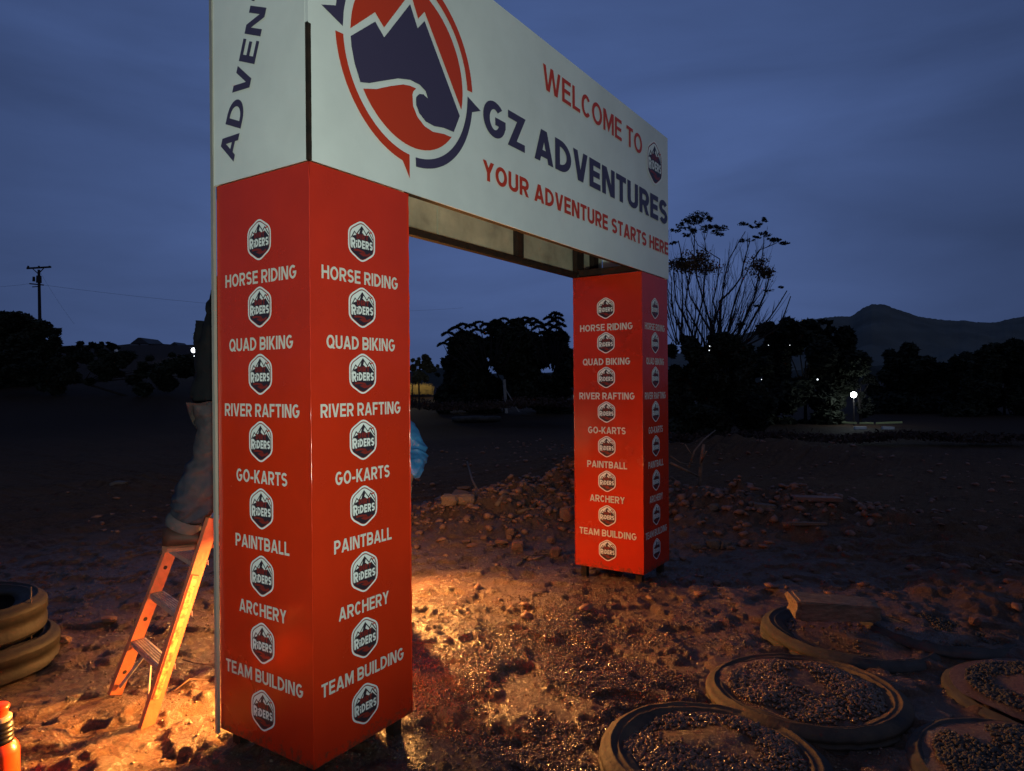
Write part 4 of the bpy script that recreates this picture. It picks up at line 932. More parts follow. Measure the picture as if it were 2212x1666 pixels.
def person(J, label, jacket_m, trouser_m, shoe_m=M_shoe, hair=True, ts=1.0, js=1.0):
    """J: dict of joints -> Vector"""
    J = {k: Vector(v) for k, v in J.items()}
    P_ = empty('person', (J['pelvis'].x, J['pelvis'].y, 0), label=label, cat='person')
    names = ['pelvis', 'belly', 'chest', 'neck', 'head', 'crown', 'shoulderL', 'elbowL', 'wristL', 'shoulderR', 'elbowR', 'wristR', 'hipL', 'kneeL', 'ankleL', 'toeL', 'hipR', 'kneeR', 'ankleR', 'toeR', 'palmL', 'palmR']
    idx = {n_: i for i, n_ in enumerate(names)}
    r = dict(pelvis=.12, belly=.115, chest=.13, neck=.052, head=.085, crown=.07, shoulderL=.062, elbowL=.042, wristL=.028, shoulderR=.062, elbowR=.042, wristR=.028, hipL=.085, kneeL=.058, ankleL=.038, toeL=.032, hipR=.085, kneeR=.058, ankleR=.038, toeR=.032, palmL=.030, palmR=.030)
    E_ = [('pelvis', 'belly'), ('belly', 'chest'), ('chest', 'neck'), ('neck', 'head'), ('head', 'crown'), ('chest', 'shoulderL'), ('shoulderL', 'elbowL'), ('elbowL', 'wristL'), ('chest', 'shoulderR'), ('shoulderR', 'elbowR'), ('elbowR', 'wristR'),
          ('pelvis', 'hipL'), ('hipL', 'kneeL'), ('kneeL', 'ankleL'), ('ankleL', 'toeL'), ('pelvis', 'hipR'), ('hipR', 'kneeR'), ('kneeR', 'ankleR'), ('ankleR', 'toeR'), ('wristL', 'palmL'), ('wristR', 'palmR')]
    V_ = [J[n_] for n_ in names]; ED = [(idx[a], idx[b_]) for a, b_ in E_]; RD = [r[n_]*.9 for n_ in names]
    for s_ in 'LR':   # fingers
        w_ = J['wrist'+s_]; p_ = J['palm'+s_]; d_ = (p_-w_).normalized(); side = d_.cross(Vector((.3, .2, 1))).normalized(); curl = d_.cross(side)
        for k in range(5):
            off = (k-1.5)*.019; ln = (.072, .080, .076, .060, .055)[k]
            if k == 4: base = w_+d_*.03+side*.035; dd = (d_*.6+side*.8).normalized()
            else: base = p_+side*off; dd = d_
            n0 = len(V_); V_ += [base, base+dd*ln*.5, base+dd*ln*.85+curl*ln*.3]; ED += [(idx['palm'+s_] if k != 4 else idx['wrist'+s_], n0), (n0, n0+1), (n0+1, n0+2)]; RD += [.0095, .0085, .0070]
    skin('body', V_, ED, RD, M_skin, P_, 1)
    def sub(names_, edges_, rr, mt, nm, extra=0):
        ii = {n_: i for i, n_ in enumerate(names_)}
        return skin(nm, [J[n_] for n_ in names_], [(ii[a], ii[b_]) for a, b_ in edges_], rr, mt, P_, 4, fold=.016)
    J['hem'] = J['pelvis']+(J['pelvis']-J['belly'])*.35
    J['cuffL'] = J['elbowL'].lerp(J['wristL'], .88); J['cuffR'] = J['elbowR'].lerp(J['wristR'], .88)
    J['collar'] = J['chest'].lerp(J['neck'], .55)
    jk = sub(['belly', 'hem', 'chest', 'collar', 'shoulderL', 'elbowL', 'cuffL', 'shoulderR', 'elbowR', 'cuffR'], [('belly', 'hem'), ('belly', 'chest'), ('chest', 'collar'), ('chest', 'shoulderL'), ('shoulderL', 'elbowL'), ('elbowL', 'cuffL'), ('chest', 'shoulderR'), ('shoulderR', 'elbowR'), ('elbowR', 'cuffR')],
        [k_*js for k_ in (.158, .170, .172, .075, .098, .078, .056, .098, .078, .056)], jacket_m, 'jacket')
    J['lowL'] = J['kneeL'].lerp(J['ankleL'], .93); J['lowR'] = J['kneeR'].lerp(J['ankleR'], .93)
    J['calfL'] = J['kneeL'].lerp(J['ankleL'], .45); J['calfR'] = J['kneeR'].lerp(J['ankleR'], .45)
    tr = sub(['pelvis', 'hipL', 'kneeL', 'calfL', 'lowL', 'hipR', 'kneeR', 'calfR', 'lowR'], [('pelvis', 'hipL'), ('hipL', 'kneeL'), ('kneeL', 'calfL'), ('calfL', 'lowL'), ('pelvis', 'hipR'), ('hipR', 'kneeR'), ('kneeR', 'calfR'), ('calfR', 'lowR')],
        [k_*ts for k_ in (.150, .135, .112, .118, .094, .135, .112, .118, .094)], trouser_m, 'trousers')
    for s_ in 'LR':
        a = J['ankle'+s_]; t_ = J['toe'+s_]; f = (t_-a); f.z = 0; f.normalize(); sd = Vector((-f.y, f.x, 0)); zb = min(a.z-.075, t_.z-.03)
        heel = Vector((a.x, a.y, zb))-f*.085; L_ = .29; m_ = MB(); n_ = 13
        prof = lambda q: .042+.014*math.sin(min(1, q*1.15)*math.pi)+.010*q
        for layer, (mt_, z0_, z1f, sc_) in enumerate(((M_sole, 0, None, 1.08), (shoe_m, .028, 1, 1.0))):
            m2_ = MB(); rings = []
            for i in range(n_):
                q = i/(n_-1); c_ = heel+f*L_*q; hw = prof(q)*sc_*(1 if 0 < i < n_-1 else .55)
                if z1f is None: zt = .030+.012*max(0, .4-q); zl = 0+(.014*max(0, q-.8)/.2)
                else: zt = (.115 if q < .38 else .115-(q-.38)*.115); zl = z0_
                rings.append([c_+sd*hw*a_+Vector((0, 0, z_)) for a_, z_ in ((-1, zl), (-1.03, zl+(zt-zl)*.55), (-.62, zt), (0, zt+.006), (.62, zt), (1.03, zl+(zt-zl)*.55), (1, zl))])
            Vv = [v for rg in rings for v in rg]; Ff = []
            for i in range(n_-1):
                for j in range(7): Ff.append((i*7+j, i*7+(j+1) % 7, (i+1)*7+(j+1) % 7, (i+1)*7+j))
            Ff += [tuple(range(7))[::-1], tuple((n_-1)*7+j for j in range(7))]
            if layer == 0: sole = (Vv, Ff)
            else:
                sh = mesh('shoe', Vv, Ff, mt_, P_, True); mesh('sole', sole[0], sole[1], M_sole, sh, False)
                for k_ in range(2): pass
    for s_ in 'LR':
        m_ = MB(); c_ = J['low'+s_]; d_ = (J['ankle'+s_]-J['knee'+s_]).normalized()
        pts_ = [c_-d_*.035, c_-d_*.02, c_, c_+d_*.022]; m_.tube(pts_, [.080*ts, .088*ts, .090*ts, .082*ts], 18, cap=False); m_.build('cuff', M_denim_cuff, tr, True)
    if hair:
        import bmesh
        bm = bmesh.new(); bmesh.ops.create_icosphere(bm, subdivisions=3, radius=.098)
        hc = J['head'].lerp(J['crown'], .75)
        for v in bm.verts: v.co = v.co*(1+.05*mnoise.noise(v.co*22)); 
        bmesh.ops.delete(bm, geom=[v for v in bm.verts if v.co.z < -.01], context='VERTS')
        for v in bm.verts: v.co += hc
        me = bpy.data.meshes.new('hair'); bm.to_mesh(me); bm.free(); link('hair', me, M_hair, P_, True)
        # face: nose, eyes, mouth, ears
        f = (J['nose']-J['head']).normalized() if 'nose' in J else Vector((1, 0, 0)); sd = f.cross(Vector((0, 0, 1))).normalized(); c_ = J['head'].lerp(J['crown'], .35)
        m_ = MB(); m_.tube([c_+f*.070+Vector((0, 0, .02)), c_+f*.105+Vector((0, 0, -.015)), c_+f*.085+Vector((0, 0, -.025))], [.008, .014, .010], 6); m_.build('nose', M_skin, P_, True)
        for s_ in (-1, 1):
            m_ = MB(); m_.tube([c_+sd*.032*s_+f*.072+Vector((0, 0, .022)), c_+sd*.032*s_+f*.085+Vector((0, 0, .022))], [.010, .006], 8); m_.build('eye', M_black, P_, True)
            m_ = MB(); m_.tube([c_+sd*.082*s_+Vector((0, 0, .03)), c_+sd*.092*s_+Vector((0, 0, 0)), c_+sd*.082*s_+Vector((0, 0, -.03))], [.010, .014, .009], 6); m_.build('ear', M_skin, P_, True)
        m_ = MB(); m_.tube([c_+sd*-.022+f*.076+Vector((0, 0, -.05)), c_+f*.086+Vector((0, 0, -.052)), c_+sd*.022+f*.076+Vector((0, 0, -.05))], .005, 6); m_.build('mouth', M_print_brown, P_, True)
    return P_
# the one on the ladder, seen from behind-left, head hidden behind the pillar
DA = 3.60
def A(x, y, d=DA): return dp(x, y, d)
person(dict(pelvis=A(490, 850), belly=A(490, 775), chest=A(504, 678), neck=A(522, 610), head=A(532, 575), crown=A(536, 535), nose=A(590, 565),
            shoulderL=A(497, 652, 3.50), elbowL=A(530, 575, 3.45), wristL=A(570, 500, 3.55), palmL=A(576, 475, 3.55),
            shoulderR=A(545, 655, 3.85), elbowR=A(580, 590, 3.9), wristR=A(605, 510, 3.85), palmR=A(608, 485, 3.85),
            hipL=A(486, 885, 3.55), kneeL=A(468, 990, 3.55), ankleL=A(390, 1142, 3.55), toeL=A(442, 1168, 3.60),
            hipR=A(520, 885, 3.72), kneeR=A(550, 1010, 3.7), ankleR=A(520, 1140, 3.75), toeR=A(560, 1166, 3.85)),
       'person in a black jacket and jeans standing on the ladder, mostly hidden by the pillar', M_black_jacket, M_denim, js=1.1)
# the stooping one in a blue jacket
DB = 4.8
def Bp(x, y, d=DB): return dp(x, y, d)
person(dict(pelvis=Bp(812, 1040, 4.85), belly=Bp(810, 985), chest=Bp(812, 910, 4.75), neck=Bp(790, 862, 4.65), head=Bp(784, 840, 4.55), crown=Bp(782, 805, 4.5), nose=Bp(745, 850, 4.1),
            shoulderL=Bp(868, 925, 4.7), elbowL=Bp(904, 982, 4.65), wristL=Bp(884, 1034, 4.45), palmL=Bp(879, 1056, 4.4),
            shoulderR=Bp(752, 910, 4.85), elbowR=Bp(728, 980, 4.65), wristR=Bp(755, 1045, 4.45), palmR=Bp(765, 1070, 4.4),
            hipL=Bp(838, 1055, 4.85), kneeL=Bp(846, 1170, 4.70), ankleL=Bp(846, 1290, 4.85), toeL=Bp(835, 1318, 4.66),
            hipR=Bp(785, 1055, 4.95), kneeR=Bp(740, 1170, 4.95), ankleR=Bp(715, 1285, 5.15), toeR=Bp(700, 1312, 4.96)),
       'stooping person in a blue jacket behind the near pillar, only elbow and hand showing', M_shirt, M_denim, ts=.56, js=.92)

# ------------------------------------------------------------------ orange container, rod
oc = gp(-4, 1715, .0)
bot = empty('plastic_container', (oc[0], oc[1], 0), label='bright orange plastic container with a black ribbed neck at the lower left corner', cat='container')
oz = H(oc[0], oc[1])
m_ = MB(); m_.lathe([(0.0, 0), (.068, 0), (.072, .01), (.072, .135), (.068, .155), (.058, .172), (.054, .178)], 32, T=(oc[0], oc[1], oz)); m_.build('body', M_orange, bot, True)
m_ = MB(); pr = [(.050, .176)]
for k in range(4): pr += [(.050, .180+.018*k), (.053, .184+.018*k), (.053, .190+.018*k), (.050, .194+.018*k)]
pr += [(.046, .262), (.0, .262)]
m_.lathe(pr, 32, T=(oc[0], oc[1], oz)); m_.build('neck', M_black, bot, True)
m_ = MB(); m_.lathe([(.046, .262), (.048, .266), (.048, .276), (.044, .280), (0, .281)], 32, T=(oc[0], oc[1], oz)); m_.build('ring', M_paleplastic, bot, True)
m_ = MB(); m_.lathe([(.034, .280), (.036, .300), (.040, .305), (.040, .318), (.034, .324), (0, .325)], 32, T=(oc[0], oc[1], oz)); m_.build('cap', M_orange, bot, True)
pr_ = dp(66, 1318, 3.98); m_ = MB(); m_.tube([(pr_[0], pr_[1], .08), (pr_[0]+.003, pr_[1], .30), tuple(dp(67, 1268, 3.98))], .0045, 6); o = m_.build('metal_rod', M_wood, None, True); tag(o, 'thin upright rod standing in the stacked tyres', 'rod')

# ------------------------------------------------------------------ background
def leaves(cents, rads, n, size, flat=1.0, shell=.35):
    """leaf triangles-pairs filling ellipsoids; cents (k,3), rads (k,3)"""
    cents = np.asarray(cents, float); rads = np.asarray(rads, float); k = len(cents)
    wv = rads[:, 0]*rads[:, 2]; idx = rng.choice(k, n, p=wv/wv.sum())
    d = rng.normal(size=(n, 3)); d /= np.linalg.norm(d, axis=1)[:, None]; r = rng.random(n)**shell
    P = cents[idx]+d*r[:, None]*rads[idx]
    return P
def leafmesh(name, P, size, mt, parent, flat=.5):
    n = len(P); a = rng.normal(size=(n, 3)); a[:, 2] *= flat; a /= np.linalg.norm(a, axis=1)[:, None]
    b_ = rng.normal(size=(n, 3)); b_[:, 2] *= flat; b_ -= a*np.sum(a*b_, 1)[:, None]; b_ /= np.linalg.norm(b_, axis=1)[:, None]
    s = size*rng.uniform(.5, 1.5, n)[:, None]
    V_ = np.stack([P-a*s, P+b_*s*.45, P+a*s, P-b_*s*.45], 1).reshape(-1, 3)
    return npmesh(name, V_, np.arange(n*4).reshape(-1, 4), mt, parent)
def tree(name, blobs, depth, n, size, label, cat='tree', mt=M_leaf, trunk=None, flat=.5, rd=.8, group=None, kind_trunk=True, sub=9):
    """blobs: (px, py, rx, ry) outline of crown masses at this distance"""
    k = depth/FPX; base = trunk or (blobs[0][0], 930)
    b0 = dp(base[0], base[1], depth); gz = H(b0[0], b0[1])
    root = empty(name, (b0[0], b0[1], gz), label=label, cat=cat, group=group)
    cs = []; rs = []
    for (x, y, rx, ry) in blobs:
        c_ = dp(x, y, depth+random.uniform(-.3, .3)*rx*k)
        for j in range(sub):   # many small clumps make the outline uneven
            th = random.uniform(0, 6.283); q = math.sqrt(random.random())
            ox, oz_, oy = math.cos(th)*rx*k*q*.98, math.sin(th)*ry*k*q*.98, random.uniform(-1, 1)*rx*k*rd*.6
            f = random.uniform(.14, .48); q_out = 1
            cs.append(c_+RGT*ox+np.array([0, 0, 1])*oz_+FWD*oy); rs.append((rx*k*f, rx*k*f*rd, min(ry, rx)*k*f))
    P = leaves(cs, rs, n, size)
    leafmesh('crown', P, size, mt, root, flat)
    m_ = MB(); top_ = dp(blobs[0][0], blobs[0][1], depth); r0 = max(.06, .03*(top_[2]-gz))
    mid = [b0[0]*.6+top_[0]*.4, b0[1]*.6+top_[1]*.4, gz+(top_[2]-gz)*.45]
    m_.tube([(b0[0], b0[1], gz-.2), mid, tuple(top_)], [r0, r0*.7, r0*.3], 8)
    for (x, y, rx, ry) in blobs[1:]:
        q = dp(x, y, depth); m_.tube([mid, [(mid[i]+q[i])/2+(0.1 if i == 2 else 0) for i in range(3)], tuple(q)], [r0*.5, r0*.3, r0*.12], 6)
    m_.build('trunk', M_bark, root, True)
    return root
# left
tree('round_tree', [(-10, 735, 75, 60), (60, 725, 62, 50), (20, 700, 60, 32), (95, 735, 30, 32), (105, 745, 18, 25), (30, 785, 95, 50), (30, 840, 100, 50)], 34, 60000, .12, 'dark round dense tree at the left edge below the power pole', trunk=(20, 800), sub=14)
tree('distant_bush', [(160, 752, 16, 10), (172, 748, 9, 10), (145, 760, 20, 9)], 48, 3500, .10, 'small ragged bush right of the round dark tree', cat='bush', trunk=(160, 775))
tree('distant_bush', [(205, 752, 18, 9), (200, 744, 8, 6), (216, 745, 7, 6)], 50, 3500, .10, 'ragged bush left of the dark roofed building', cat='bush', trunk=(205, 775))
tree('distant_bush', [(242, 750, 14, 8), (240, 745, 8, 5)], 52, 2500, .10, 'small bush against the left end of the roof', cat='bush', trunk=(242, 775))
tree('scrub', [(x, 800+random.uniform(-10, 14), 46, 34) for x in range(0, 480, 42)], 30, 40000, .12, 'low dark scrub along the rise on the left', cat='scrub', trunk=(300, 850), sub=8)
# utility pole
DP_ = 60
pole = empty('utility_pole', tuple(dp(87, 760, DP_)), label='tall wooden utility pole with a crossarm and transformer, at the left', cat='pole')
m_ = MB(); m_.tube([dp(88, 800, DP_), dp(84, 583, DP_)], [.17, .11], 8); m_.build('post', M_bark, pole)
m_ = MB(); m_.beam(dp(58, 580, DP_), dp(110, 577, DP_), .12, .14); m_.build('crossarm', M_bark, pole)
for x in (61, 84, 107):
    m_ = MB(); m_.tube([dp(x, 578.5, DP_), dp(x, 574.5, DP_)], [.10, .07], 8); m_.build('insulator', M_bark, pole)
m_ = MB(); m_.beam(dp(70, 580, DP_), dp(83, 592, DP_), .06, .06); m_.beam(dp(95, 579, DP_), dp(83, 592, DP_), .06, .06); m_.build('brace', M_bark, pole)
m_ = MB(); m_.tube([dp(84, 611, DP_), dp(84, 596, DP_)], [.22, .20], 10); m_.tube([dp(73, 608, DP_), dp(73, 598, DP_)], [.12, .10], 8); m_.build('transformer', M_bark, pole)
m_ = MB(); m_.beam(dp(64, 613, DP_), dp(94, 616, DP_), .10, .10); m_.beam(dp(70, 620, DP_), dp(84, 619, DP_), .07, .07); m_.build('lower_crossarm', M_bark, pole)
M_wire = mat('wire', (.03, .03, .035), rough=.6)
def wire(pts, label, r=.012):
    m_ = MB(); a, b_ = np.array(pts[0]), np.array(pts[1]); P_ = []
    for i in range(17):
        q = i/16; p = a+(b_-a)*q; p = p.copy(); p[2] -= pts[2]*4*q*(1-q); P_.append(p)
    m_.tube(P_, r, 4); tag(m_.build('power_line', M_wire), label, 'cable')
wire((dp(94, 616, DP_), dp(1000, 665, 110), 1.3), 'thin power line sagging right from the utility pole', .009)
wire((dp(64, 613, DP_), dp(-200, 600, 70), .6), 'thin power line leaving the utility pole to the left', .008)
wire((dp(88, 590, DP_), dp(160, 700, 52), .15), 'slack stay cable right of the utility pole', .007)
# far building on the left
DBg = 62
bl = empty('building', tuple(dp(300, 790, DBg)), label='long low dark roofed building with a small gable, at the left', cat='building')
M_roof = mat('dark_roof', (.035, .038, .045), rough=.7, var=.3, vscale=1.0); M_wallb = mat('building_wall', (.07, .07, .075), rough=.8, var=.3, vscale=1)
def quadprism(pts, thick, name, mt, parent, depth=DBg):
    V_ = [dp(x, y, depth) for x, y in pts]+[dp(x, y, depth)+FWD*thick for x, y in pts]; n = len(pts)
    return mesh(name, V_, [tuple(range(n))[::-1], tuple(range(n, 2*n))]+[(i, (i+1) % n, (i+1) % n+n, i+n) for i in range(n)], mt, parent)
quadprism([(190, 752), (255, 746), (290, 742), (352, 743), (430, 749), (470, 752), (470, 764), (190, 764)], 6, 'roof', M_roof, bl)
quadprism([(281, 742.5), (298, 729.5), (304, 729.5), (321, 742.5)], 3, 'gable', M_roof, bl, DBg-.6)
quadprism([(367, 745), (376, 739), (385, 746)], 2, 'gable', M_roof, bl, DBg-.6)
quadprism([(200, 764.5), (470, 764.5), (470, 790), (200, 790)], 5, 'wall', M_wallb, bl, DBg+.4)
for a_, b_ in ((281, 298), (303, 319)):
    quadprism([(a_, 744), (b_, 744), (b_, 758), (a_, 758)], .15, 'window', mat('pale_panel', (.11, .12, .15), rough=.5), bl, DBg-.9)
w_ = quadprism([(247, 756), (251, 754.5), (254, 757), (253.5, 778), (249.5, 778)], .06, 'white_sign', mat('white_post', (.75, .75, .72), rough=.6), None, 44); tag(w_, 'small upright white sign on the dark slope at the left', 'sign')
M_bulb = mat('bulb', (1, 1, 1), emit=(.85, .92, 1.0), estr=9.0); M_bulb2 = mat('bulb_small', (1, 1, 1), emit=(.85, .92, 1.0), estr=2.5)
def far_lamp(px, py, depth, r, label, polepy=None, power=0, m=None, col=(.8, .92, 1.0), pole=True):
    c_ = dp(px, py, depth); gz = H(c_[0], c_[1]); e_ = empty('street_lamp', (c_[0], c_[1], gz), label=label, cat='lamp')
    mm = MB(); mm.lathe([(0.0, -r), (r*.7, -r*.7), (r, 0), (r*.7, r*.7), (0.0, r)], 12, T=tuple(c_)); mm.build('bulb', m or M_bulb, e_, True)
    if pole: mm = MB(); mm.tube([(c_[0]+.01, c_[1], min(gz, c_[2]-1)), tuple(c_-np.array([0, 0, r*1.05]))], [.03, .02], 8); mm.build('pole', M_bark, e_)
    mm = MB(); mm.lathe([(r*1.4, r*1.06), (r*1.2, r*1.3), (0.0, r*1.5)], 12, T=tuple(c_)); mm.build('hood', M_bark, e_)
    if power:
        L = bpy.data.lights.new('lamp_light', 'POINT'); L.energy = power; L.color = col; L.shadow_soft_size = r*1.2
        o = bpy.data.objects.new('lamp_light', L); COL.objects.link(o); o.parent = e_; o.matrix_parent_inverse = Matrix.Translation(-e_.location); o.location = c_-FWD*(r*1.2)+np.array([0, 0, r*.2]) if power < 50 else c_+np.array([0, 0, r*2.2])
    return e_
far_lamp(418.5, 757, 45, .16, 'bright white lamp at the right end of the far building', power=25)
far_lamp(421, 770, 44, .06, 'smaller white lamp below the bright one by the far building', m=M_bulb)
# middle trees
tree('leafy_tree', [(1090, 790, 100, 70), (1010, 780, 55, 60), (1180, 790, 60, 70), (1040, 735, 50, 35), (1110, 730, 55, 32), (965, 810, 28, 50), (1225, 800, 30, 60), (1000, 865, 60, 35), (1090, 870, 80, 35), (1190, 865, 60, 40)], 36, 80000, .15, 'broad dark leafy tree seen through the arch', trunk=(1090, 905), sub=14)
# feathery tiers on top
def tiers(name, spots, depth, label, parent_px, mt=M_leaf2, n_each=420, size=.075):
    b0 = dp(parent_px[0], parent_px[1], depth); root = empty(name, tuple(b0), label=label, cat='tree'); k = depth/FPX; Pa = []
    m_ = MB(); anchor = dp(parent_px[0], parent_px[1], depth)
    for (x, y, rx) in spots:
        c_ = dp(x, y, depth+random.uniform(-.6, .6)); m = n_each
        u = rng.uniform(-1, 1, m); v = rng.uniform(-1, 1, m)*.6; rr = u*u
        z = .10*rx*k*3*(1-rr)+rng.normal(0, .05*rx*k, m)-.22*rx*k*rr
        Pa.append(c_+np.outer(u*rx*k, RGT)+np.outer(v*rx*k, FWD)+np.outer(z, [0, 0, 1]))
        m_.tube([anchor+(c_-anchor)*.35+np.array([0, 0, -.1]), anchor+(c_-anchor)*.8+RGT*random.uniform(-.3, .3), c_], [.035, .022, .010], 5)
    leafmesh('crown', np.concatenate(Pa), size, mt, root, .25); m_.build('trunk', M_bark, root, True); return root
sp = [(968, 722, 13), (985, 712, 16), (1000, 705, 16), (1018, 706, 14), (1035, 700, 16), (1052, 704, 15), (1072, 697, 16), (1088, 692, 14), (1105, 700, 16), (978, 735, 16), (958, 745, 13), (1060, 715, 20), (1030, 718, 20), (1125, 712, 18), (1000, 722, 18), (1090, 712, 20), (1140, 700, 14)]
tiers('feathery_tree', sp, 31, 'feathery flat topped tree rising over the left part of the dark grove', (1060, 830))
sp = [(1199, 679, 11), (1206, 681, 9), (1186, 688, 11), (1205, 690, 12), (1196, 697, 14), (1210, 703, 11), (1184, 704, 12), (1198, 711, 15), (1211, 720, 11), (1186, 719, 12), (1200, 727, 16), (1214, 735, 12), (1190, 735, 15), (1160, 700, 14), (1150, 692, 13), (1135, 690, 12), (1165, 710, 16), (1175, 722, 16)]
tiers('feathery_tree', sp, 29.5, 'tall tiered feathery tree at the right end of the grove, beside the far pillar', (1195, 830), n_each=620, size=.075)
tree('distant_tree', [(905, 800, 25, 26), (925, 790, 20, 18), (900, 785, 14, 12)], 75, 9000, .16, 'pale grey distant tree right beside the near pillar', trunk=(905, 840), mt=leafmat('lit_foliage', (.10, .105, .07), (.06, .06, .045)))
# lit dry grass
def grass(px0, px1, pyb, hpx, depth, n, label, mt=M_drygrass):
    k = depth/FPX; P = []; F_ = []; V_ = []
    for i in range(n):
        x = random.uniform(px0, px1); dd = depth+random.uniform(-2, 2); b0 = dp(x, pyb+random.uniform(-3, 3), dd); h_ = hpx*k*random.uniform(.5, 1.1)
        w_ = .03; l = random.uniform(-.3, .3)*h_
        V_ += [b0-RGT*w_, b0+RGT*w_, b0+RGT*l+np.array([0, 0, h_])]; F_.append((3*i, 3*i+1, 3*i+2))
    o = npmesh('dry_grass', np.array(V_), np.array(F_), mt); return tag(o, label, 'grass', kind='stuff')
grass(840, 935, 850, 20, 58, 1500, 'tall dry yellow grass lit by an assumed far lamp')
far_lamp(868, 800, 54, .10, 'assumed far warm lamp hidden behind the near pillar, lighting dry grass', power=420, col=(1.0, .78, .32))  # assumed lamp, no source in view, added to light the grass
# fence posts
M_postm = mat('pale_post', (.30, .29, .27), rough=.7, var=.3, vscale=5)
fp = empty('fence_post', tuple(dp(1092, 892, 33)), label='pale leaning fence post with a diagonal brace in front of the grove', cat='post')
m_ = MB(); m_.tube([dp(1094, 893, 33), dp(1089, 820, 33)], .075, 8); m_.build('post', M_postm, fp)
m_ = MB(); m_.tube([dp(1090, 838, 33), dp(1121, 890, 33)], .028, 6); m_.build('brace', M_postm, fp)
fb_ = empty('fence_post', tuple(dp(905, 880, 26)), label='thin dark fence post beside the near pillar, in front of the lit grass', cat='post')
m_ = MB(); m_.tube([dp(906, 885, 26), dp(905, 828, 26)], .03, 6); m_.build('post', M_bark, fb_)
fc_ = empty('fence_post', tuple(dp(892, 880, 26)), label='thin dark fence post touching the near pillar outline', cat='post')
m_ = MB(); m_.tube([dp(892, 882, 26), dp(891, 830, 26)], .02, 6); m_.build('post', M_bark, fc_)
o = stick([(1016, 850), (1012, 835)], .001, 'x') ; bpy.data.objects.remove(o)
# heap of old tyres / scrap near the grove
dk = MB(); 
for i in range(5):
    x = 995+i*17; c_ = dp(x, 885, 29); Rr = .30
    tr_ = empty('old_tyre', tuple(c_), label=('leftmost', 'second', 'middle', 'fourth', 'rightmost')[i]+' of five old dark tyres lying in a row at the edge of the grove', cat='tyre', group='row of old tyres by the grove')
    mm = MB(); P_ = []
    for k in range(20):
        a = 2*math.pi*k/20
        for j in range(8):
            b_ = 2*math.pi*j/8; r_ = Rr+.09*math.cos(b_); P_.append((c_[0]+r_*math.cos(a), c_[1]+r_*math.sin(a), H(c_[0], c_[1])+.12+.10*math.sin(b_)+.02*i % .05))
    mm.add(P_, [(k*8+j, ((k+1) % 20)*8+j, ((k+1) % 20)*8+(j+1) % 8, k*8+(j+1) % 8) for k in range(20) for j in range(8)]); mm.build('sidewall', M_rubber2, tr_, True)

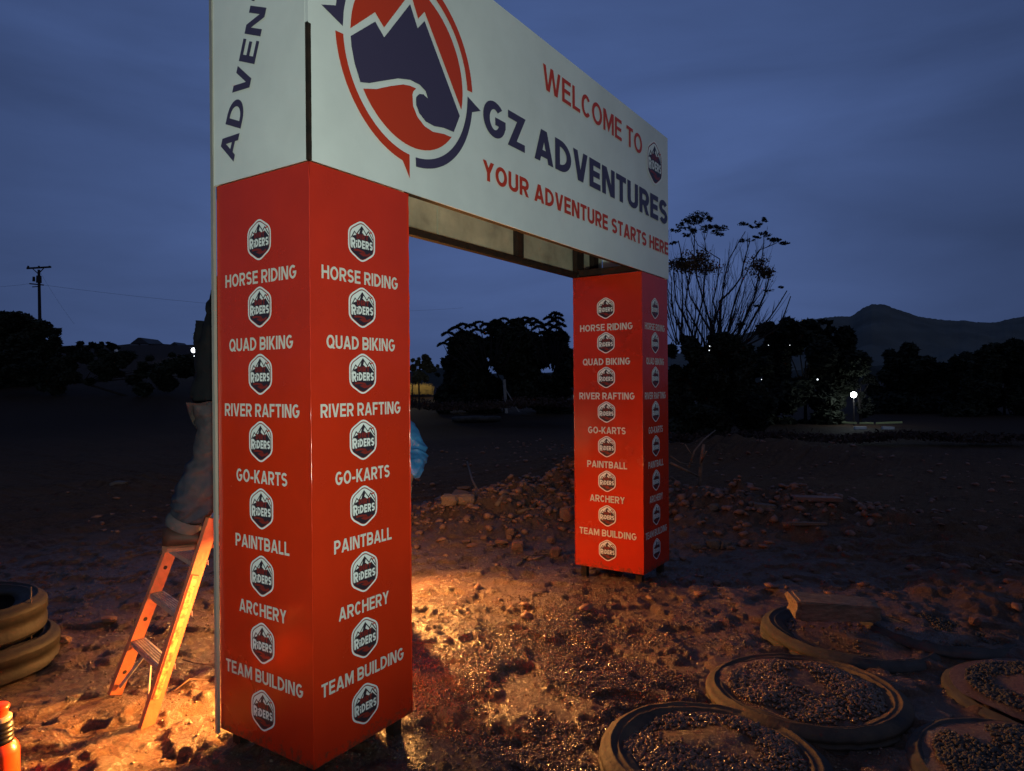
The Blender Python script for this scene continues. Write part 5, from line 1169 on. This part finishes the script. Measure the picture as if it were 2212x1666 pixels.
# bare tree on the right
def bare_tree():
    D = 20.0; b0 = dp(1570, 760, D); root = empty('bare_tree', (b0[0], b0[1], H(b0[0], b0[1])), label='thin bare tree with flat dark leaf clusters at its tips, beside the header board', cat='tree')
    m_ = MB(); k = D/FPX; tips = []
    def pt(x, y, dd=0): return np.array(dp(x, y, D+dd))
    def br(p, q, r0, r1, lev, bend=.12):
        n = 5; d = q-p; L = np.linalg.norm(d); side = RGT*random.uniform(-1, 1)+FWD*random.uniform(-.6, .6)
        pts = [p+d*i/n+side*L*bend*math.sin(math.pi*i/n)*.5+np.array([0, 0, -L*bend*.35*math.sin(math.pi*i/n)]) for i in range(n+1)]
        m_.tube(pts, [(r0+(r1-r0)*i/n)*.62 for i in range(n+1)], 5 if lev < 2 else 4, cap=False)
        if lev < 3:
            for i in range(random.choice((2, 3, 3)) if lev < 2 else 2):
                s = random.uniform(.25, .9); a = pts[int(s*n)]; ang = random.uniform(-.55, .55)
                up = d/L; nd = up*math.cos(ang)+(RGT*math.sin(ang))+FWD*random.uniform(-.25, .25)+np.array([0, 0, .28]); nd /= np.linalg.norm(nd)
                br(a, a+nd*L*random.uniform(.30, .50), r1*.9+.002, .004, lev+1)
        tips.append(pts[-1])
    mains = [((1545, 735), (1490, 640), (1465, 520)), ((1545, 735), (1505, 600), (1502, 490)), ((1555, 735), (1540, 650), (1555, 560), (1508, 530), (1490, 480)), ((1555, 650), (1600, 600), (1620, 520)),
             ((1570, 740), (1590, 640), (1640, 540), (1678, 525)), ((1580, 745), (1630, 640), (1645, 560), (1650, 500)), ((1590, 745), (1650, 640), (1665, 580)), ((1600, 750), (1660, 690), (1700, 628)),
             ((1600, 752), (1680, 710), (1708, 640)), ((1500, 735), (1460, 650), (1455, 560)), ((1480, 740), (1455, 680), (1450, 610)), ((1520, 735), (1480, 660), (1500, 560)), ((1530, 738), (1560, 640), (1575, 560), (1610, 500)),
             ((1500, 738), (1520, 640), (1530, 560), (1520, 490)), ((1565, 740), (1610, 690), (1640, 610), (1632, 540)), ((1470, 735), (1475, 650), (1470, 540))]
    b1 = np.array([b0[0], b0[1], H(b0[0], b0[1])-.1])
    for mn in mains:
        dd = random.uniform(-1, 1)
        p0 = pt(*mn[0], dd*.3); br(b1, p0, .09, .055, 5, .02)
        r = .052
        for j in range(len(mn)-1):
            p = pt(*mn[j], dd*(.3+.3*j)); q = pt(*mn[j+1], dd*(.3+.3*(j+1))); r2 = r*.66; br(p, q, r, r2, 1 if j else 1, .08); r = r2
    for i in range(95):
        x0 = random.uniform(1450, 1610); xt = x0+random.uniform(-30, 40)+(x0-1520)*.7; yt = random.uniform(520, 690)+max(0, xt-1640)*1.2
        p0 = pt(x0, 745, random.uniform(-1, 1)); br(p0, pt(xt, yt, random.uniform(-1.5, 1.5)), random.uniform(.012, .028), .005, 1 if i % 2 else 2, .10)
    m_.build('trunk', M_bark, root, True)
    cl = []
    fol = [(1478, 478, 12, 3), (1490, 472, 14, 4), (1508, 466, 22, 6), (1500, 478, 24, 6), (1525, 470, 14, 4), (1535, 475, 9, 4), (1520, 490, 16, 4), (1500, 498, 14, 3.5), (1535, 500, 16, 4), (1550, 488, 14, 3.5), (1560, 494, 10, 3), (1475, 492, 10, 3), (1482, 508, 10, 3), (1460, 498, 9, 3), (1610, 483, 12, 3), (1625, 490, 12, 3), (1640, 483, 9, 3), (1648, 476, 7, 3), (1652, 472, 8, 3), (1655, 506, 14, 3.5), (1680, 522, 14, 4), (1672, 519, 9, 3), (1615, 518, 14, 3), (1632, 512, 10, 2.6), (1458, 525, 8, 2.5), (1470, 484, 9, 3), (1668, 516, 10, 3), (1476, 560, 8, 2.2), (1690, 524, 10, 3), (1635, 660, 8, 2), (1660, 628, 9, 2), (1690, 620, 6, 2), (1600, 700, 9, 2), (1560, 506, 10, 2.5)]
    Pa = []
    for (x, y, rx, ry) in fol:
        c_ = dp(x, y, D+random.uniform(-.6, .6)); m = int(9*rx); d = rng.normal(size=(m, 3)); d /= np.linalg.norm(d, axis=1)[:, None]; d *= (rng.random(m)**.4)[:, None]
        sb = rng.integers(0, 5, m); so_ = rng.normal(size=(5, 2))*np.array([.55*rx*k, .55*ry*k]); ss_ = rng.uniform(.25, .8, 5)[sb]
        Pa.append(c_+np.outer(d[:, 0]*rx*k*ss_+so_[sb, 0], RGT)+np.outer(d[:, 1]*rx*k*.6, FWD)+np.outer(d[:, 2]*ry*k*(.5+ss_*.8)+so_[sb, 1]-.10*np.abs(d[:, 0])*rx*k, [0, 0, 1]))
    leafmesh('leaf_cluster', np.concatenate(Pa), .040, M_leaf2, root, .3)
    Pa = []
    for (x, y, rx, ry) in [(1495, 565, 24, 20), (1482, 578, 26, 10), (1530, 580, 26, 10), (1470, 570, 18, 8), (1635, 575, 20, 16), (1655, 590, 12, 10), (1512, 560, 16, 14)]:
        c_ = dp(x, y, D); m = 420; d = rng.normal(size=(m, 3))*.62
        Pa.append(c_+np.outer(d[:, 0]*rx*k, RGT)+np.outer(d[:, 1]*rx*k*.7, FWD)+np.outer(d[:, 2]*ry*k, [0, 0, 1]))
    leafmesh('pod_cluster', np.concatenate(Pa), .040, M_seed, root, 1.0)
bare_tree()
tree('bush', [(1490, 800, 60, 70), (1550, 780, 50, 50), (1590, 830, 60, 80), (1470, 880, 50, 60), (1540, 870, 80, 60), (1520, 745, 50, 22), (1590, 765, 40, 30), (1620, 880, 50, 55), (1540, 920, 110, 35)], 19, 60000, .09, 'dense dark bush under the bare tree', cat='bush', trunk=(1540, 930), sub=12)
tree('broad_tree', [(1740, 780, 105, 80), (1690, 730, 60, 35), (1800, 740, 60, 45), (1720, 710, 45, 18), (1760, 715, 40, 22), (1835, 770, 30, 50), (1650, 800, 50, 80), (1720, 880, 125, 65), (1650, 900, 70, 45)], 27, 70000, .12, 'broad black tree left of the glaring lamp', trunk=(1740, 940), sub=14)
tree('broad_tree', [(2000, 830, 90, 50), (1960, 790, 45, 35), (1935, 800, 35, 40), (1900, 870, 30, 40), (2060, 790, 50, 35), (1990, 900, 110, 50), (1960, 860, 60, 50), (2060, 870, 50, 60)], 34, 60000, .14, 'low dark tree right of the glaring lamp', trunk=(1990, 945), sub=14)
tree('broad_tree', [(2170, 830, 70, 80), (2150, 780, 45, 40), (2205, 790, 40, 50), (2140, 760, 25, 16), (2110, 880, 60, 55), (2230, 860, 60, 80), (2110, 920, 60, 35), (2190, 920, 60, 40)], 30, 60000, .13, 'dark tall tree at the right edge', trunk=(2170, 945), sub=14)
# low brush line on the ridge in the right middle
def brush(pts, depth, label, n=2600, size=.06):
    k = depth/FPX; Pa = []
    for (x, y, rx, ry) in pts:
        c_ = dp(x, y, depth); d = rng.normal(size=(n//len(pts), 3))*.5; Pa.append(c_+np.outer(d[:, 0]*rx*k, RGT)+np.outer(d[:, 1]*rx*k, FWD)+np.outer(np.abs(d[:, 2])*ry*k, [0, 0, 1]))
    tag(leafmesh('undergrowth', np.concatenate(Pa), size, leafmat('dry_brush', (.07, .045, .035), (.035, .022, .02)), None, 1.2), label, 'undergrowth', kind='stuff')
brush([(1450+60*i, 948+5*math.sin(i*1.3), 50, 9) for i in range(13)], 17, 'low dry undergrowth along the edge of the open ground on the right', 9000, .05)
brush([(900+55*i, 880+5*math.sin(i), 45, 14) for i in range(7)], 27, 'low dark undergrowth along the edge of the grove', 5000, .06)
# glaring lamp, with a shrub added for its halo and a lit strip of fence
far_lamp(1844, 853, 25.3, .105, 'glaring white street lamp among the dark trees on the right', power=42, m=mat('glare_bulb', (1, 1, 1), emit=(.9, 1.0, 1.0), estr=30.0), col=(.86, .98, 1.0))
tree('halo_shrub', [(1848, 826, 16, 14), (1862, 812, 16, 18), (1870, 850, 14, 34), (1885, 815, 14, 20), (1865, 885, 22, 14)], 26.2, 5200, .06, 'thin shrub added around the glaring lamp to stand for its halo', cat='shrub', trunk=(1862, 940), mt=leafmat('grey_foliage', (.020, .022, .019), (.010, .012, .011)), sub=9)
for i, (x, y, d_, r_) in enumerate([(1766, 820, 60, .07), (1532, 757, 60, .035), (1533, 748, 62, .035), (1660, 746, 60, .03), (1706, 746, 60, .03), (1645, 820, 60, .035)]):
    tag(far_lamp(x, y, 25.5 if x > 1600 else 17.2, r_*.42 if x > 1600 else .012, '', m=M_bulb2, pole=False), ('small white house lamp shining through the tree left of the glaring lamp', 'tiny lower lamp in the bush by the far pillar', 'tiny upper lamp in the bush by the far pillar', 'tiny lamp left in the crown of the broad black tree', 'tiny lamp high in the crown of the broad black tree', 'tiny lamp low in the broad black tree')[i])
M_green = mat('pale_green_rail', (.50, .58, .22), rough=.5, emit=None); M_kerb = mat('pale_kerb', (.62, .66, .60), rough=.7)
gf = empty('roadside_fence', tuple(dp(1900, 930, 31)), label='low green rail fence lit by the glaring lamp', cat='fence')
def rl(x, d_, up): p = dp(x, 833, d_); return (p[0], p[1], H(p[0], p[1])+up)
for (a_, b_) in ((1818, 1850), (1856, 1886), (1892, 1948)):
    m_ = MB(); m_.beam(rl(a_, 24.2, .16), rl(b_, 24.2, .16), .04, .06); m_.build('rail', M_green, gf)
for x in range(1820, 1952, 14):
    m_ = MB(); m_.beam(rl(x, 24.3, -.05), rl(x, 24.3, .24), .035, .035); m_.build('post', M_green, gf)
for (a_, b_, y_) in ((1845, 1870, 934), (1905, 1930, 938)):
    m_ = MB(); m_.beam(rl(a_, 23.0, .03), rl(b_, 23.0, .03), .10, .12); tag(m_.build('kerb_stone', M_kerb), 'pale kerb stone lit under the lamp, '+('left piece' if a_ < 1900 else 'right piece'), 'kerb')
# mountains
def ridge(name, prof, depth, thick, mt):
    V_ = []; F_ = []; n = len(prof); xs_ = np.linspace(prof[0][0], prof[-1][0], 320); ys_ = np.interp(xs_, [p[0] for p in prof], [p[1] for p in prof])
    ys_ = ys_+3.0*fbm(xs_*.02, xs_*0+.5, 3, 5)+2.0*fbm(xs_*.16, xs_*0, 3, 9); rows = 26
    for j in range(rows+1):
        q = j/rows
        for i, (x, y) in enumerate(zip(xs_, ys_)):
            d_ = depth-thick*(1-q); top_ = dp(x, y, depth)[2]; z = -2+(top_+2)*(q**1.3)
            p = dp(x, 833, d_); bump = 14*float(mnoise.fractal(Vector((p[0]*.012, p[1]*.012, 0)), 1, 2, 4))*math.sin(q*math.pi)
            V_.append((p[0], p[1], z+bump))
    m_ = len(xs_)
    for j in range(rows):
        for i in range(m_-1): F_.append((j*m_+i, j*m_+i+1, (j+1)*m_+i+1, (j+1)*m_+i))
    # back slope
    b0 = len(V_)
    for i, x in enumerate(xs_): p = dp(x, 833, depth+thick); V_.append((p[0], p[1], -2))
    for i in range(m_-1): F_.append((rows*m_+i, rows*m_+i+1, b0+i+1, b0+i))
    o = mesh(name, V_, F_, mt, None, True); return tag(o, kind='structure')
ridge('mountain', [(1380, 775), (1500, 760), (1600, 725), (1650, 708), (1700, 698), (1760, 691), (1810, 683), (1840, 684), (1862, 666), (1885, 657), (1910, 657), (1935, 668), (1965, 678), (2000, 688), (2060, 692), (2110, 697), (2150, 697), (2180, 690), (2212, 684), (2300, 672), (2450, 690), (2600, 740)], 900, 420,
      mat('mountain_slope', (.115, .125, .115), rough=.95, spec=.05, col2=(.085, .092, .085), vscale=.02, detail=8))
ridge('low_hill', [(-700, 815), (-300, 800), (200, 800), (500, 805), (900, 810), (1300, 805), (1600, 800), (2300, 800), (2700, 815)], 420, 160,
      mat('hill_slope', (.045, .05, .045), rough=.95, spec=.05, var=.3, vscale=.05))
S.cycles.max_bounces = 6; S.cycles.diffuse_bounces = 4; S.cycles.glossy_bounces = 3
S.cycles.sample_clamp_indirect = 6.0
